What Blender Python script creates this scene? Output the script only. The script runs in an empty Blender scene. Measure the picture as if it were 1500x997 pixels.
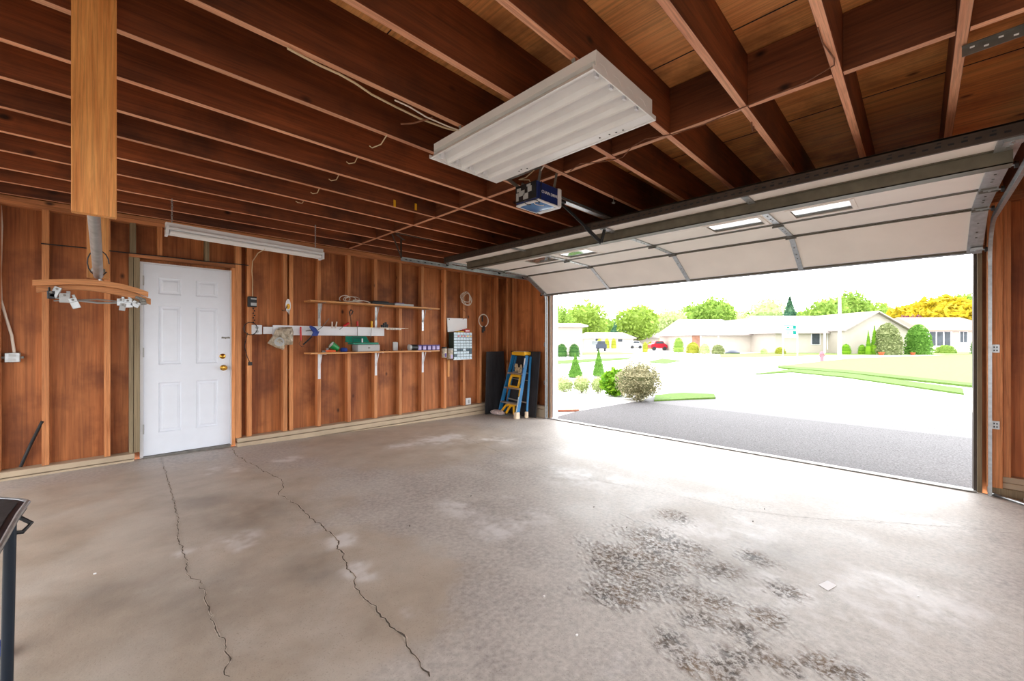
import bpy, math, random
from mathutils import Vector, Matrix, noise
R = random.Random(7)
sc = bpy.context.scene
COL = sc.collection
PI = math.pi

# ------------------------------------------------------------------ camera, sky, sun, exposure
S_, C_, F_, CX_, CY_, H_ = .7034, .7108, 602.0, 750.0, 498.0, 1.225   # level wide lens, eye 1.225 m above the floor
cam_d = bpy.data.cameras.new('camera'); cam = bpy.data.objects.new('camera', cam_d); COL.objects.link(cam)
cam_d.sensor_width = 36.0; cam_d.lens = 36.0 * F_ / 1500.0; cam_d.clip_start = .05; cam_d.clip_end = 600
cam.location = (0, 0, H_)
cam.rotation_euler = (PI/2, 0, math.atan2(S_, C_) - PI/2)
sc.camera = cam

WORLD_BACK, WORLD_FRONT, EXPOSURE = 4.8, 7.2, 0.0
w = bpy.data.worlds.new('sky'); sc.world = w; w.use_nodes = True
nt = w.node_tree; bg = nt.nodes['Background']
tc = nt.nodes.new('ShaderNodeTexCoord'); sx = nt.nodes.new('ShaderNodeSeparateXYZ'); mr = nt.nodes.new('ShaderNodeMapRange')
mr.interpolation_type = 'SMOOTHSTEP'
nt.links.new(tc.outputs['Generated'], sx.inputs[0]); nt.links.new(sx.outputs['X'], mr.inputs['Value'])
mr.inputs['From Min'].default_value = -.35; mr.inputs['From Max'].default_value = .75
mr.inputs['To Min'].default_value = WORLD_BACK; mr.inputs['To Max'].default_value = WORLD_FRONT
nt.links.new(mr.outputs[0], bg.inputs['Strength']); bg.inputs['Color'].default_value = (.97, .985, 1, 1)
sun_d = bpy.data.lights.new('sun', 'SUN'); sun = bpy.data.objects.new('sun', sun_d); COL.objects.link(sun)
sun_d.energy = 2.0; sun_d.angle = math.radians(14); sun_d.color = (1, .97, .92)
sun.rotation_euler = Vector((.62, .12, -1)).to_track_quat('-Z', 'Y').to_euler()
sc.view_settings.view_transform = 'Standard'; sc.view_settings.look = 'None'
sc.view_settings.gamma = 1; sc.view_settings.exposure = EXPOSURE; sc.view_settings.use_curve_mapping = False
sc.cycles.use_denoising = True; sc.cycles.max_bounces = 7; sc.cycles.diffuse_bounces = 5
sc.cycles.sample_clamp_indirect = 6

# ------------------------------------------------------------------ helpers
def ray(x, y):
    r = (x-CX_)/F_; return (C_ + r*S_, S_ - r*C_, (CY_-y)/F_)
def pY(x, y, Y): d = ray(x, y); t = Y/d[1]; return Vector((d[0]*t, Y, H_+d[2]*t))
def pX(x, y, X): d = ray(x, y); t = X/d[0]; return Vector((X, d[1]*t, H_+d[2]*t))
def pZ(x, y, Z): d = ray(x, y); t = (Z-H_)/d[2]; return Vector((d[0]*t, d[1]*t, Z))
def pD(x, y, D): d = ray(x, y); return Vector((d[0]*D, d[1]*D, H_+d[2]*D))
def gz(x, y, Z=-.3):  return pZ(x, y, Z)
def floor_z(X): return -.024*max(0, X-.3)
def lin(r, g, b):
    f = lambda c: (c/255/12.92) if c/255 <= .04045 else ((c/255+.055)/1.055)**2.4
    return (f(r), f(g), f(b), 1)

class MB:
    def __init__(s): s.v = []; s.f = []
    def add(s, vs, fs):
        n = len(s.v); s.v += [tuple(v) for v in vs]; s.f += [tuple(i+n for i in f) for f in fs]; return s
    def box(s, x0, x1, y0, y1, z0, z1):
        vs = [(x, y, z) for x in (x0, x1) for y in (y0, y1) for z in (z0, z1)]
        return s.add(vs, [(0,1,3,2),(4,6,7,5),(0,4,5,1),(2,3,7,6),(0,2,6,4),(1,5,7,3)])
    def obox(s, c, ax, ay, az):
        c, ax, ay, az = map(Vector, (c, ax, ay, az))
        vs = [c+i*ax+j*ay+k*az for i in (-1,1) for j in (-1,1) for k in (-1,1)]
        return s.add(vs, [(0,1,3,2),(4,6,7,5),(0,4,5,1),(2,3,7,6),(0,2,6,4),(1,5,7,3)])
    def beam(s, p0, p1, w_, h_, up=(0,0,1)):
        p0, p1 = Vector(p0), Vector(p1); d = p1-p0; u = Vector(up)
        a = d.normalized().cross(u)
        if a.length < 1e-4: a = d.normalized().cross(Vector((1,0,0)))
        a.normalize(); b = a.cross(d.normalized())
        return s.obox((p0+p1)/2, d/2, a*w_/2, b*h_/2)
    def tube(s, pts, r, n=8, closed=False):
        pts = [Vector(p) for p in pts]; m = len(pts); rs = r if isinstance(r, (list, tuple)) else [r]*m
        vs = []; ref = None
        for i, p in enumerate(pts):
            if closed: t = pts[(i+1) % m]-pts[i-1]
            else: t = pts[min(i+1, m-1)]-pts[max(i-1, 0)]
            t.normalize()
            if ref is None:
                ref = t.cross(Vector((0,0,1)))
                if ref.length < .1: ref = t.cross(Vector((1,0,0)))
            a = (ref - t*ref.dot(t)).normalized(); b = t.cross(a); ref = a
            for k in range(n):
                q = 2*PI*k/n; vs.append(p+(a*math.cos(q)+b*math.sin(q))*rs[i])
        fs = [(i*n+k, i*n+(k+1) % n, (i+1)*n+(k+1) % n, (i+1)*n+k) for i in range(m-1) for k in range(n)]
        if closed: fs += [((m-1)*n+k, (m-1)*n+(k+1) % n, (k+1) % n, k) for k in range(n)]
        else: fs += [tuple(range(n-1, -1, -1)), tuple((m-1)*n+k for k in range(n))]
        return s.add(vs, fs)
    def lathe(s, prof, c, n=20, ax=(0,0,1)):
        c = Vector(c); q = Vector((0,0,1)).rotation_difference(Vector(ax)); vs = []; m = len(prof)
        for r_, z in prof:
            for k in range(n):
                a = 2*PI*k/n; vs.append(c + q @ Vector((r_*math.cos(a), r_*math.sin(a), z)))
        fs = [(i*n+k, i*n+(k+1) % n, (i+1)*n+(k+1) % n, (i+1)*n+k) for i in range(m-1) for k in range(n)]
        fs += [tuple(range(n-1, -1, -1)), tuple((m-1)*n+k for k in range(n))]
        return s.add(vs, fs)
    def prism(s, poly, off):
        n = len(poly); off = Vector(off); a = [Vector(p) for p in poly]
        return s.add(a+[p+off for p in a], [tuple(range(n-1, -1, -1)), tuple(range(n, 2*n))] + [(i, (i+1) % n, n+(i+1) % n, n+i) for i in range(n)])
    def sheet(s, poly): return s.add(poly, [tuple(range(len(poly)))])
    def build(s, name, m, parent=None, smooth=False, bevel=0, loc=None):
        off = WLOC.get(parent, Vector((0,0,0)))
        if loc is None:
            if parent is None and s.v:
                xs, ys, zs = zip(*s.v); loc = Vector(((min(xs)+max(xs))/2, (min(ys)+max(ys))/2, min(zs)))
            else: loc = off
        loc = Vector(loc)
        me = bpy.data.meshes.new(name); me.from_pydata([(v[0]-loc.x, v[1]-loc.y, v[2]-loc.z) for v in s.v], [], s.f)
        me.update(); 
        import bmesh
        bm = bmesh.new(); bm.from_mesh(me); bmesh.ops.recalc_face_normals(bm, faces=bm.faces)
        if bevel: bmesh.ops.bevel(bm, geom=bm.edges[:], offset=bevel, segments=1, affect='EDGES', clamp_overlap=True)
        bm.to_mesh(me); bm.free()
        if smooth: me.shade_smooth(); me.set_sharp_from_angle(angle=math.radians(40))
        me.materials.append(m)
        o = bpy.data.objects.new(name, me); COL.objects.link(o); o.location = loc-off
        if parent is not None: o.parent = parent
        WLOC[o] = loc
        return o
WLOC = {None: Vector((0,0,0))}
def tag(o, label=None, cat=None, group=None, kind=None):
    if label: o['label'] = label
    if cat: o['category'] = cat
    if group: o['group'] = group
    if kind: o['kind'] = kind
    return o
def thing(name, label, cat, loc=(0,0,0), group=None, kind=None):
    o = bpy.data.objects.new(name, None); COL.objects.link(o); o.location = loc; o.empty_display_size = .05
    WLOC[o] = Vector(loc); return tag(o, label, cat, group, kind)
def copy_tree(o, parent=None):
    c = o.copy(); COL.objects.link(c); c.parent = parent; WLOC[c] = WLOC[o]
    for ch in o.children: copy_tree(ch, c)
    return c
def text(name, s, size, loc, right, up, m, parent, ext=.0006):
    cu = bpy.data.curves.new(name, 'FONT'); cu.body = s; cu.size = size; cu.extrude = ext; cu.align_x = 'CENTER'; cu.align_y = 'CENTER'
    cu.materials.append(m); o = bpy.data.objects.new(name, cu); COL.objects.link(o)
    r_, u_ = Vector(right).normalized(), Vector(up).normalized(); n_ = r_.cross(u_)
    M = Matrix((r_, u_, n_)).transposed().to_4x4(); M.translation = Vector(loc)-WLOC.get(parent, Vector((0,0,0)))
    o.matrix_local = M; bpy.context.view_layer.update(); me = bpy.data.meshes.new_from_object(o); bpy.data.objects.remove(o)
    o = bpy.data.objects.new(name, me); COL.objects.link(o); o.matrix_local = M; o.parent = parent; WLOC[o] = Vector(loc); return o

# ------------------------------------------------------------------ materials
def base(name, rough=.6, metal=0., spec=.5):
    m = bpy.data.materials.new(name); m.use_nodes = True; b = m.node_tree.nodes['Principled BSDF']
    b.inputs['Roughness'].default_value = rough; b.inputs['Metallic'].default_value = metal
    b.inputs['Specular IOR Level'].default_value = spec
    return m, m.node_tree, b
def N(nt, t, **k):
    n = nt.nodes.new('ShaderNode'+t)
    for a, v in k.items():
        if a in n.inputs: n.inputs[a].default_value = v
        else: setattr(n, a, v)
    return n
def ramp(nt, src, stops):
    r = nt.nodes.new('ShaderNodeValToRGB'); e = r.color_ramp.elements
    while len(e) > 1: e.remove(e[-1])
    e[0].position = stops[0][0]; e[0].color = stops[0][1]
    for p, c in stops[1:]: x = e.new(p); x.color = c
    nt.links.new(src, r.inputs[0]); return r.outputs[0]
def plain(name, rgb, rough=.6, metal=0., var=.12, scale=8., bump=0., spec=.5):
    m, nt, b = base(name, rough, metal, spec); tc = N(nt, 'TexCoord'); no = N(nt, 'TexNoise', Scale=scale, Detail=4.)
    nt.links.new(tc.outputs['Object'], no.inputs['Vector']); c = lin(*rgb)
    d = tuple(v*(1-var) for v in c[:3])+(1,); l = tuple(min(1, v*(1+var)) for v in c[:3])+(1,)
    nt.links.new(ramp(nt, no.outputs['Fac'], [(.3, d), (.7, l)]), b.inputs['Base Color'])
    if bump:
        bp = N(nt, 'Bump', Strength=bump, Distance=.01); nt.links.new(no.outputs['Fac'], bp.inputs['Height']); nt.links.new(bp.outputs[0], b.inputs['Normal'])
    return m
def wood(name, dark, light, axis='Z', rough=.6, grain=26., stain=None, knots=True, spec=.4, amount=.5):
    """axis: the way the grain runs"""
    m, nt, b = base(name, rough, 0, spec); L = nt.links
    tc = N(nt, 'TexCoord'); oi = N(nt, 'ObjectInfo'); mu = N(nt, 'Math', operation='MULTIPLY'); mu.inputs[1].default_value = 37.
    L.new(oi.outputs['Random'], mu.inputs[0])
    ad = N(nt, 'VectorMath', operation='ADD'); L.new(tc.outputs['Object'], ad.inputs[0]); L.new(mu.outputs[0], ad.inputs[1])
    mp = N(nt, 'Mapping'); L.new(ad.outputs[0], mp.inputs[0])
    mp.inputs['Scale'].default_value = tuple(.055 if a == axis else 1. for a in 'XYZ')
    n1 = N(nt, 'TexNoise', Scale=grain, Detail=6., Roughness=.65, Distortion=.6); L.new(mp.outputs[0], n1.inputs['Vector'])
    mp2 = N(nt, 'Mapping'); L.new(ad.outputs[0], mp2.inputs[0]); mp2.inputs['Scale'].default_value = tuple(.35 if a == axis else 1. for a in 'XYZ')
    n2 = N(nt, 'TexNoise', Scale=3.2, Detail=3., Distortion=.4); L.new(mp2.outputs[0], n2.inputs['Vector'])
    mix = N(nt, 'Math', operation='MULTIPLY_ADD'); mix.inputs[1].default_value = amount
    L.new(n1.outputs['Fac'], mix.inputs[0])
    m3 = N(nt, 'Math', operation='MULTIPLY'); m3.inputs[1].default_value = 1-amount; L.new(n2.outputs['Fac'], m3.inputs[0]); L.new(m3.outputs[0], mix.inputs[2])
    d, l = lin(*dark), lin(*light); mid = tuple((a+b_)/2 for a, b_ in zip(d, l))
    col = ramp(nt, mix.outputs[0], [(.33, d), (.5, mid), (.66, l)])
    mp3 = N(nt, 'Mapping'); L.new(ad.outputs[0], mp3.inputs[0]); mp3.inputs['Scale'].default_value = tuple(.02 if a == axis else 1. for a in 'XYZ')
    n3 = N(nt, 'TexNoise', Scale=grain*4.5, Detail=4., Roughness=.7, Distortion=.3); L.new(mp3.outputs[0], n3.inputs['Vector'])
    gf = ramp(nt, n3.outputs['Fac'], [(.36, (.62,)*3+(1,)), (.55, (1,)*3+(1,))]); mg = N(nt, 'Mix', data_type='RGBA', blend_type='MULTIPLY'); mg.inputs[0].default_value = .8
    L.new(col, mg.inputs[6]); L.new(gf, mg.inputs[7]); col = mg.outputs[2]
    if knots:
        vo = N(nt, 'TexVoronoi', Scale=3.4); mk = N(nt, 'Mapping'); L.new(ad.outputs[0], mk.inputs[0])
        mk.inputs['Scale'].default_value = tuple(.6 if a == axis else 1. for a in 'XYZ'); L.new(mk.outputs[0], vo.inputs['Vector'])
        kf = ramp(nt, vo.outputs['Distance'], [(.03, (1,1,1,1)), (.085, (0,0,0,1))])
        mx = N(nt, 'Mix', data_type='RGBA'); L.new(kf, mx.inputs[0]); L.new(col, mx.inputs[6]); mx.inputs[7].default_value = tuple(v*.22 for v in d[:3])+(1,)
        col = mx.outputs[2]
    if stain:
        n4 = N(nt, 'TexNoise', Scale=1.7, Detail=5., Roughness=.6); L.new(ad.outputs[0], n4.inputs['Vector'])
        sf = ramp(nt, n4.outputs['Fac'], [(.5, (0,0,0,1)), (.68, (.8,.8,.8,1))])
        mx = N(nt, 'Mix', data_type='RGBA'); L.new(sf, mx.inputs[0]); L.new(col, mx.inputs[6]); mx.inputs[7].default_value = lin(*stain); col = mx.outputs[2]
    hs = N(nt, 'HueSaturation'); L.new(col, hs.inputs['Color'])
    rr = N(nt, 'MapRange'); L.new(oi.outputs['Random'], rr.inputs[0]); rr.inputs['To Min'].default_value = .82; rr.inputs['To Max'].default_value = 1.18
    L.new(rr.outputs[0], hs.inputs['Value']); L.new(hs.outputs[0], b.inputs['Base Color'])
    bp = N(nt, 'Bump', Strength=.25, Distance=.004); L.new(n1.outputs['Fac'], bp.inputs['Height']); L.new(bp.outputs[0], b.inputs['Normal'])
    return m
def leafmat(name, a, b_):
    a = [min(250, v*1.16) for v in a]; b_ = [min(250, v*1.16) for v in b_]
    m, nt, b = base(name, .7, 0, .15); g = N(nt, 'NewGeometry'); L = nt.links
    c = ramp(nt, g.outputs['Random Per Island'], [(0, lin(*a)), (1, lin(*b_))]); L.new(c, b.inputs['Base Color'])
    tr = N(nt, 'BsdfTranslucent'); L.new(c, tr.inputs['Color']); mx = N(nt, 'MixShader'); mx.inputs[0].default_value = .4
    L.new(b.outputs[0], mx.inputs[1]); L.new(tr.outputs[0], mx.inputs[2]); L.new(mx.outputs[0], nt.nodes['Material Output'].inputs['Surface'])
    return m
def glass(name, tint=(1,1,1,1), rough=.02):
    m = bpy.data.materials.new(name); m.use_nodes = True; nt = m.node_tree; b = nt.nodes['Principled BSDF']
    b.inputs['Base Color'].default_value = tint; b.inputs['Roughness'].default_value = rough
    b.inputs['Transmission Weight'].default_value = .9; b.inputs['IOR'].default_value = 1.5
    return m

M = {}
M['ply'] = wood('wall_plywood', (136,73,35), (214,135,78), 'Z', .62, 15., stain=(108,56,30))
M['ply_y'] = M['ply']
M['stud'] = wood('stud_wood', (172,102,56), (228,158,102), 'Z', .6, 30.)
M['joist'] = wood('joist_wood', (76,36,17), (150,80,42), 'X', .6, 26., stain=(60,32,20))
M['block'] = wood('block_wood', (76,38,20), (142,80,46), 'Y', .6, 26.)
M['edge'] = wood('lit_edge_wood', (200,132,98), (244,186,148), 'X', .6, 40., knots=False)
M['edge_y'] = wood('lit_edge_wood_across', (200,132,98), (244,186,148), 'Y', .6, 40., knots=False)
M['deck'] = wood('deck_plywood', (212,132,70), (250,182,112), 'Y', .6, 13., stain=(116,64,34))
M['plate'] = wood('plate_wood', (124,74,42), (206,136,88), 'X', .6, 26.)
M['plate_y'] = wood('plate_wood_across', (124,74,42), (206,136,88), 'Y', .6, 26.)
M['pine'] = wood('pine_plank', (196,122,60), (232,168,98), 'Z', .5, 42., knots=False, amount=.8)
M['pine_x'] = wood('pine_shelf', (198,130,74), (232,176,116), 'X', .5, 40., knots=False, amount=.8)
M['ply_bow'] = wood('bow_plywood', (180,112,62), (222,158,100), 'X', .5, 30., knots=False)
M['greywood'] = wood('grey_painted_wood', (120,104,80), (150,134,106), 'Z', .7, 26., knots=False)
M['curb'] = plain('beige_curb', (178,160,136), .8, 0, .08, 6., .15)
M['white'] = plain('white_paint', (226,228,232), .45, 0, .03)
M['doorwhite'] = plain('white_door_paint', (226,232,242), .4, 0, .02)
M['white_enamel'] = plain('white_enamel', (234,234,234), .3, 0, .03)
M['galv'] = plain('galvanised_steel', (176,180,182), .38, .75, .15, 30.)
M['steel'] = plain('grey_steel', (120,118,112), .45, .6, .2, 20.)
M['strut'] = plain('olive_steel_strut', (104,98,84), .5, .4, .2, 12.)
M['panel'] = plain('cream_door_back', (238,231,222), .6, 0, .04, 3.)
M['dark_strip'] = plain('dark_brown_strip', (70,58,50), .6, .1, .2)
M['black'] = plain('black_plastic', (28,29,32), .45, 0, .2)
M['blackboard'] = wood('charcoal_board', (30,30,34), (58,58,62), 'Z', .6, 30., knots=False)
M['blue'] = plain('blue_fibreglass', (18,108,160), .4, 0, .1)
M['navy'] = plain('navy_plastic', (24,44,104), .35, 0, .08)
M['bluelens'] = plain('blue_lens', (70,120,176), .25, 0, .15, 5.)
M['yellow'] = plain('yellow_plastic', (232,176,34), .45, 0, .1)
M['brass'] = plain('brass', (196,150,66), .25, 1., .1)
M['green'] = plain('green_plastic', (24,132,108), .4, 0, .1)
M['green2'] = plain('leaf_green_plastic', (28,140,70), .4, 0, .1)
M['dgreen'] = plain('dark_green_steel', (40,62,58), .5, 0, .1)
M['grey'] = plain('light_grey_plastic', (176,178,178), .5, 0, .06)
M['orange'] = plain('orange_plastic', (222,92,34), .45, 0, .1)
M['red'] = plain('red_plastic', (196,34,36), .4, 0, .1)
M['bluetool'] = plain('blue_tool_paint', (34,62,140), .4, 0, .1)
M['violet'] = plain('violet_card', (96,78,140), .6, 0, .15)
M['lilac'] = plain('lilac_label', (190,180,222), .6, 0, .1)
M['wire'] = plain('white_cable', (224,214,200), .5, 0, .05)
M['cable'] = plain('cream_cable', (206,184,148), .5, 0, .08)
M['rust'] = plain('rusty_metal', (128,84,60), .7, .3, .3, 30.)
M['plastic_bag'] = plain('cloudy_plastic_bag', (182,170,150), .25, 0, .35, 26., .8)
M['aluminium'] = plain('aluminium_step', (176,166,156), .4, .5, .15)
M['cream_rubber'] = plain('cream_rubber', (226,206,178), .6, 0, .1)
M['rag'] = plain('pale_rag', (206,192,192), .9, 0, .3, 30., .4)
M['paper'] = plain('paper', (240,240,242), .8, 0, .02)
M['glass'] = glass('window_glass', (.95,1,.99,1))
M['drawer'] = plain('clear_drawer', (196,214,226), .3, 0, .2, 40.)
M['drawer_dark'] = plain('dark_drawer', (40,74,92), .3, 0, .2, 40.)
M['tan'] = plain('tan_weather_strip', (140,104,66), .6, 0, .15)
M['crackd'] = plain('crack_dirt', (84,74,64), .95, 0, .3, 60.)
M['crackl'] = plain('crack_edge', (196,186,172), .9, 0, .2, 60.)
M['tabletop'] = plain('scratched_dark_top', (44,44,46), .6, 0, .8, 22.)
M['navymetal'] = plain('dark_blue_metal', (22,34,48), .4, .3, .1)

# ------------------------------------------------------------------ the floor: sloping concrete slab, worn and cracked
def smooth(x, a, b):
    t = max(0, min(1, (x-a)/(b-a))); return t*t*(3-2*t)
def blobs(lst, z=-.04): return [(pZ(x, y, z).x, pZ(x, y, z).y, rx, ry) for x, y, rx, ry in lst]
WHITE = blobs([(700,735,.35,.3),(740,770,.3,.25),(1010,790,.5,.35),(1060,770,.5,.3),(500,795,.14,.12),(520,840,.12,.08),(540,850,.1,.06),
    (350,800,.2,.15),(262,822,.1,.08),(330,690,.3,.2),(420,675,.25,.15),(640,640,.6,.3),(720,640,.4,.4),(860,690,.5,.5),(1000,680,.5,.5),
    (1150,860,.3,.2),(1240,900,.35,.3),(1000,930,.2,.12),(1320,860,.4,.5),(900,960,.2,.1),(60,705,.2,.1),(590,650,.3,.1),(770,755,.3,.2),(600,900,.08,.06)])
STAIN = blobs([(450,835,.2,.12),(320,880,.35,.2),(180,880,.3,.2),(470,850,.15,.1),(1080,830,.3,.2),(300,740,.25,.2),(360,760,.4,.3),(850,690,.3,.2),(1130,800,.25,.2)])
PAINT = blobs([(150,780,1.6,1.4),(420,880,.9,.7),(560,860,.5,.3),(260,960,.9,.5),(600,640,1.6,1.0)])
SPALL = blobs([(985,748,.16,.12),(950,785,.25,.2),(905,820,.25,.2),(960,825,.3,.2),(1010,802,.2,.16),(1040,825,.2,.14),(945,855,.2,.14),(1000,865,.2,.12),(1100,810,.14,.1),(1150,860,.12,.08),(900,870,.16,.1),(1020,905,.16,.1),(980,935,.14,.08),(1130,905,.12,.08),
    (1045,880,.13,.07),(1085,920,.12,.06),(1110,950,.13,.06),(1150,975,.12,.06),(1205,975,.12,.06),(1060,985,.12,.05),(1010,970,.1,.05),(1080,960,.14,.06),(1250,985,.08,.04)])
def field(lst, x, y):
    m = 0
    for bx, by, rx, ry in lst:
        r = math.hypot(rx, ry)*.75; d = ((x-bx)**2+(y-by)**2)/(r*r)
        if d < 3: m = max(m, math.exp(-d*1.3))
    return m
X0, X1, Y0, Y1, ST = -1.84, 5.52, -1.34, 5.74, .02
nx, ny = int((X1-X0)/ST)+1, int((Y1-Y0)/ST)+1
fv = []; aw = []; as_ = []; ap = []; asp = []
nz = noise.noise
for i in range(nx):
    x = X0+(X1-X0)*i/(nx-1)
    for j in range(ny):
        y = Y0+(Y1-Y0)*j/(ny-1)
        vis = x*C_+y*S_ > .9
        wv = stn = pv = sp = 0
        if vis:
            n_ = nz(Vector((x*3, y*3, 1)))*.5+nz(Vector((x*9, y*9, 3)))*.35+nz(Vector((x*25, y*25, 7)))*.25
            wv = smooth(field(WHITE, x, y)*(.55+n_*1.9), .12, .95)*.8
            stn = max(0, min(1, field(STAIN, x, y)*(.9+n_)))
            pv = smooth(field(PAINT, x, y)+n_*.25, .2, .5)
            f0 = field(SPALL, x, y)
            if f0 > .03: sp = smooth(f0*1.1 + n_*.9 + nz(Vector((x*40, y*40, 2)))*.45, .25, .95)
        z = floor_z(x)
        if sp: z -= sp*(.003+.010*abs(nz(Vector((x*22, y*22, 5)))+nz(Vector((x*45, y*45, 9)))))
        fv.append((x, y, z)); aw.append(wv); as_.append(stn); ap.append(pv); asp.append(sp)
ff = [(i*ny+j, (i+1)*ny+j, (i+1)*ny+j+1, i*ny+j+1) for i in range(nx-1) for j in range(ny-1)]
me = bpy.data.meshes.new('floor'); me.from_pydata(fv, [], ff)
for nme, dat in (('white', aw), ('stain', as_), ('paint', ap), ('spall', asp)):
    at = me.attributes.new(nme, 'FLOAT', 'POINT'); at.data.foreach_set('value', dat)
me.shade_smooth()
m, nt, b = base('worn_concrete', .55, 0, .5); L = nt.links
tc = N(nt, 'TexCoord')
def nz_(scale, det=6., ro=.6, dist=0.):
    n = N(nt, 'TexNoise', Scale=scale, Detail=det, Roughness=ro, Distortion=dist); L.new(tc.outputs['Object'], n.inputs['Vector']); return n.outputs['Fac']
def mixc(f, a, c, fac=None):
    mx = N(nt, 'Mix', data_type='RGBA'); L.new(f, mx.inputs[0]); L.new(a, mx.inputs[6])
    if isinstance(c, tuple): mx.inputs[7].default_value = c
    else: L.new(c, mx.inputs[7])
    return mx.outputs[2]
def attr(n): a = N(nt, 'Attribute'); a.attribute_name = n; return a.outputs['Fac']
def mul(a, k):
    q = N(nt, 'Math', operation='MULTIPLY'); L.new(a, q.inputs[0])
    if isinstance(k, float): q.inputs[1].default_value = k
    else: L.new(k, q.inputs[1])
    return q.outputs[0]
speck = nz_(150., 3.); fine = nz_(38.); broad = nz_(2.2, 5., .6, .5)
c_raw = ramp(nt, fine, [(.3, lin(146,140,136)), (.5, lin(170,163,157)), (.72, lin(190,184,178))])
c_pt = ramp(nt, nz_(5., 6.), [(.3, lin(160,148,134)), (.7, lin(180,167,152))])
c = mixc(attr('paint'), c_raw, c_pt)
c = mixc(mul(ramp(nt, broad, [(.42, (0,0,0,1)), (.66, (1,1,1,1))]), .35), c, lin(204,198,190))
c = mixc(mul(ramp(nt, speck, [(.3, (1,1,1,1)), (.42, (0,0,0,1))]), .45), c, lin(108,98,90))
c = mixc(mul(attr('stain'), .45), c, lin(96,88,82))
c = mixc(mul(attr('white'), .75), c, lin(224,222,222))
pit = nz_(42., 4., .6)
c = mixc(mul(attr('spall'), ramp(nt, pit, [(.45, (1,1,1,1)), (.56, (.04,.04,.04,1))])), c, ramp(nt, nz_(7.), [(.4, lin(62,52,44)), (.66, lin(112,86,56))]))
L.new(c, b.inputs['Base Color'])
bp1 = N(nt, 'Bump', Strength=.35, Distance=.003); L.new(fine, bp1.inputs['Height'])
bp2 = N(nt, 'Bump', Strength=.3, Distance=.002); L.new(speck, bp2.inputs['Height']); L.new(bp1.outputs[0], bp2.inputs['Normal'])
bp3 = N(nt, 'Bump', Strength=1., Distance=.012); L.new(mul(pit, attr('spall')), bp3.inputs['Height']); L.new(bp2.outputs[0], bp3.inputs['Normal'])
L.new(bp3.outputs[0], b.inputs['Normal'])
L.new(ramp(nt, broad, [(.3, (.42,)*3+(1,)), (.7, (.62,)*3+(1,))]), b.inputs['Roughness'])
me.materials.append(m); M['concrete'] = m
floor = bpy.data.objects.new('floor', me); COL.objects.link(floor); tag(floor, kind='structure'); WLOC[floor] = Vector((0,0,0))

def fz_px(x, y):
    p = pZ(x, y, 0)
    for _ in range(6): p = pZ(x, y, floor_z(p.x))
    return p
def ribbon(px, wmin, wmax, jit, dz, step=.02, seed=1):
    rr = random.Random(seed); P = [fz_px(*q) for q in px]; pts = []
    for a, c in zip(P, P[1:]):
        n = max(1, int((c-a).length/step)); d = (c-a).normalized(); s = Vector((-d.y, d.x, 0))
        for k in range(n):
            p = a+(c-a)*k/n; p = p+s*(nz(p*14)*jit+nz(p*45)*jit*.5); pts.append((p, s))
    mb = MB(); vs = []
    for p, s in pts:
        w_ = rr.uniform(wmin, wmax)*(.6+.8*abs(nz(p*6)))
        for sg in (-1, 1): q = p+s*sg*w_; vs.append((q.x, q.y, floor_z(q.x)+dz))
    mb.add(vs, [(2*i, 2*i+1, 2*i+3, 2*i+2) for i in range(len(pts)-1)]); return mb
CR = [([(240,682),(251,720),(262,765),(260,785),(275,825),(274,840),(295,855),(302,880),(315,920),(327,935),(336,960),(334,997)], .0012, .004, .02),
      ([(340,657),(345,666),(385,688),(413,702),(416,716),(408,722),(430,735),(460,762),(494,788),(500,812),(515,840),(520,860),(545,885),(565,905),(590,930),(605,955),(632,997)], .0015, .0055, .022),
      ([(680,641),(740,665),(800,684),(870,702),(950,718),(1000,727),(1075,745),(1180,758),(1260,762),(1385,770),(1500,782)], .0006, .0022, .02)]
for i, (px, a, c_, j) in enumerate(CR):
    if i < 2: ribbon(px, a*1.5, c_*1.9, j, .0008, seed=i+4).build('crack_edge', M['crackl'], floor)
    ribbon(px, a, c_, j, .0014, seed=i+9).build('crack', M['crackd'], floor)

# ------------------------------------------------------------------ left wall: sheathing, curb, plates, then each stud
def st(o): return tag(o, kind='structure')
mb = MB()   # sheathing
mb.box(-1.85, 5.62, 5.795, 5.81, -.3, 2.80)
wl = st(mb.build('wall_left', M['ply']))
for x in (-.95, 1.71, 2.93, 4.15, 5.3):   # sheet joints
    MB().box(x, x+.004, 5.792, 5.796, .08, 2.4).build('sheet_joint', M['black'], wl)
bl = MB().box(-1.7, .27, 5.652, 5.80, .028, .078).build('baseboard_left', M['curb'], bevel=.004); st(bl)
MB().box(-1.7, .27, 5.665, 5.80, -.14, .020).build('curb_block', M['curb'], bl, bevel=.004)
MB().box(1.16, 5.50, 5.655, 5.80, .030, .078).build('sill', M['curb'], bl, bevel=.004)
MB().box(1.16, 5.50, 5.668, 5.80, -.042, .021).build('curb_block', M['curb'], bl, bevel=.004)
MB().box(1.16, 5.50, 5.662, 5.80, -.17, -.050).build('curb_block', M['curb'], bl, bevel=.004)
tl = MB().box(-1.7, 5.59, 5.70, 5.79, 2.425, 2.462).build('trim_1', M['plate']); st(tl)
MB().box(-1.7, 5.59, 5.70, 5.79, 2.464, 2.502).build('upper_plate', M['plate'], tl)

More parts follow.
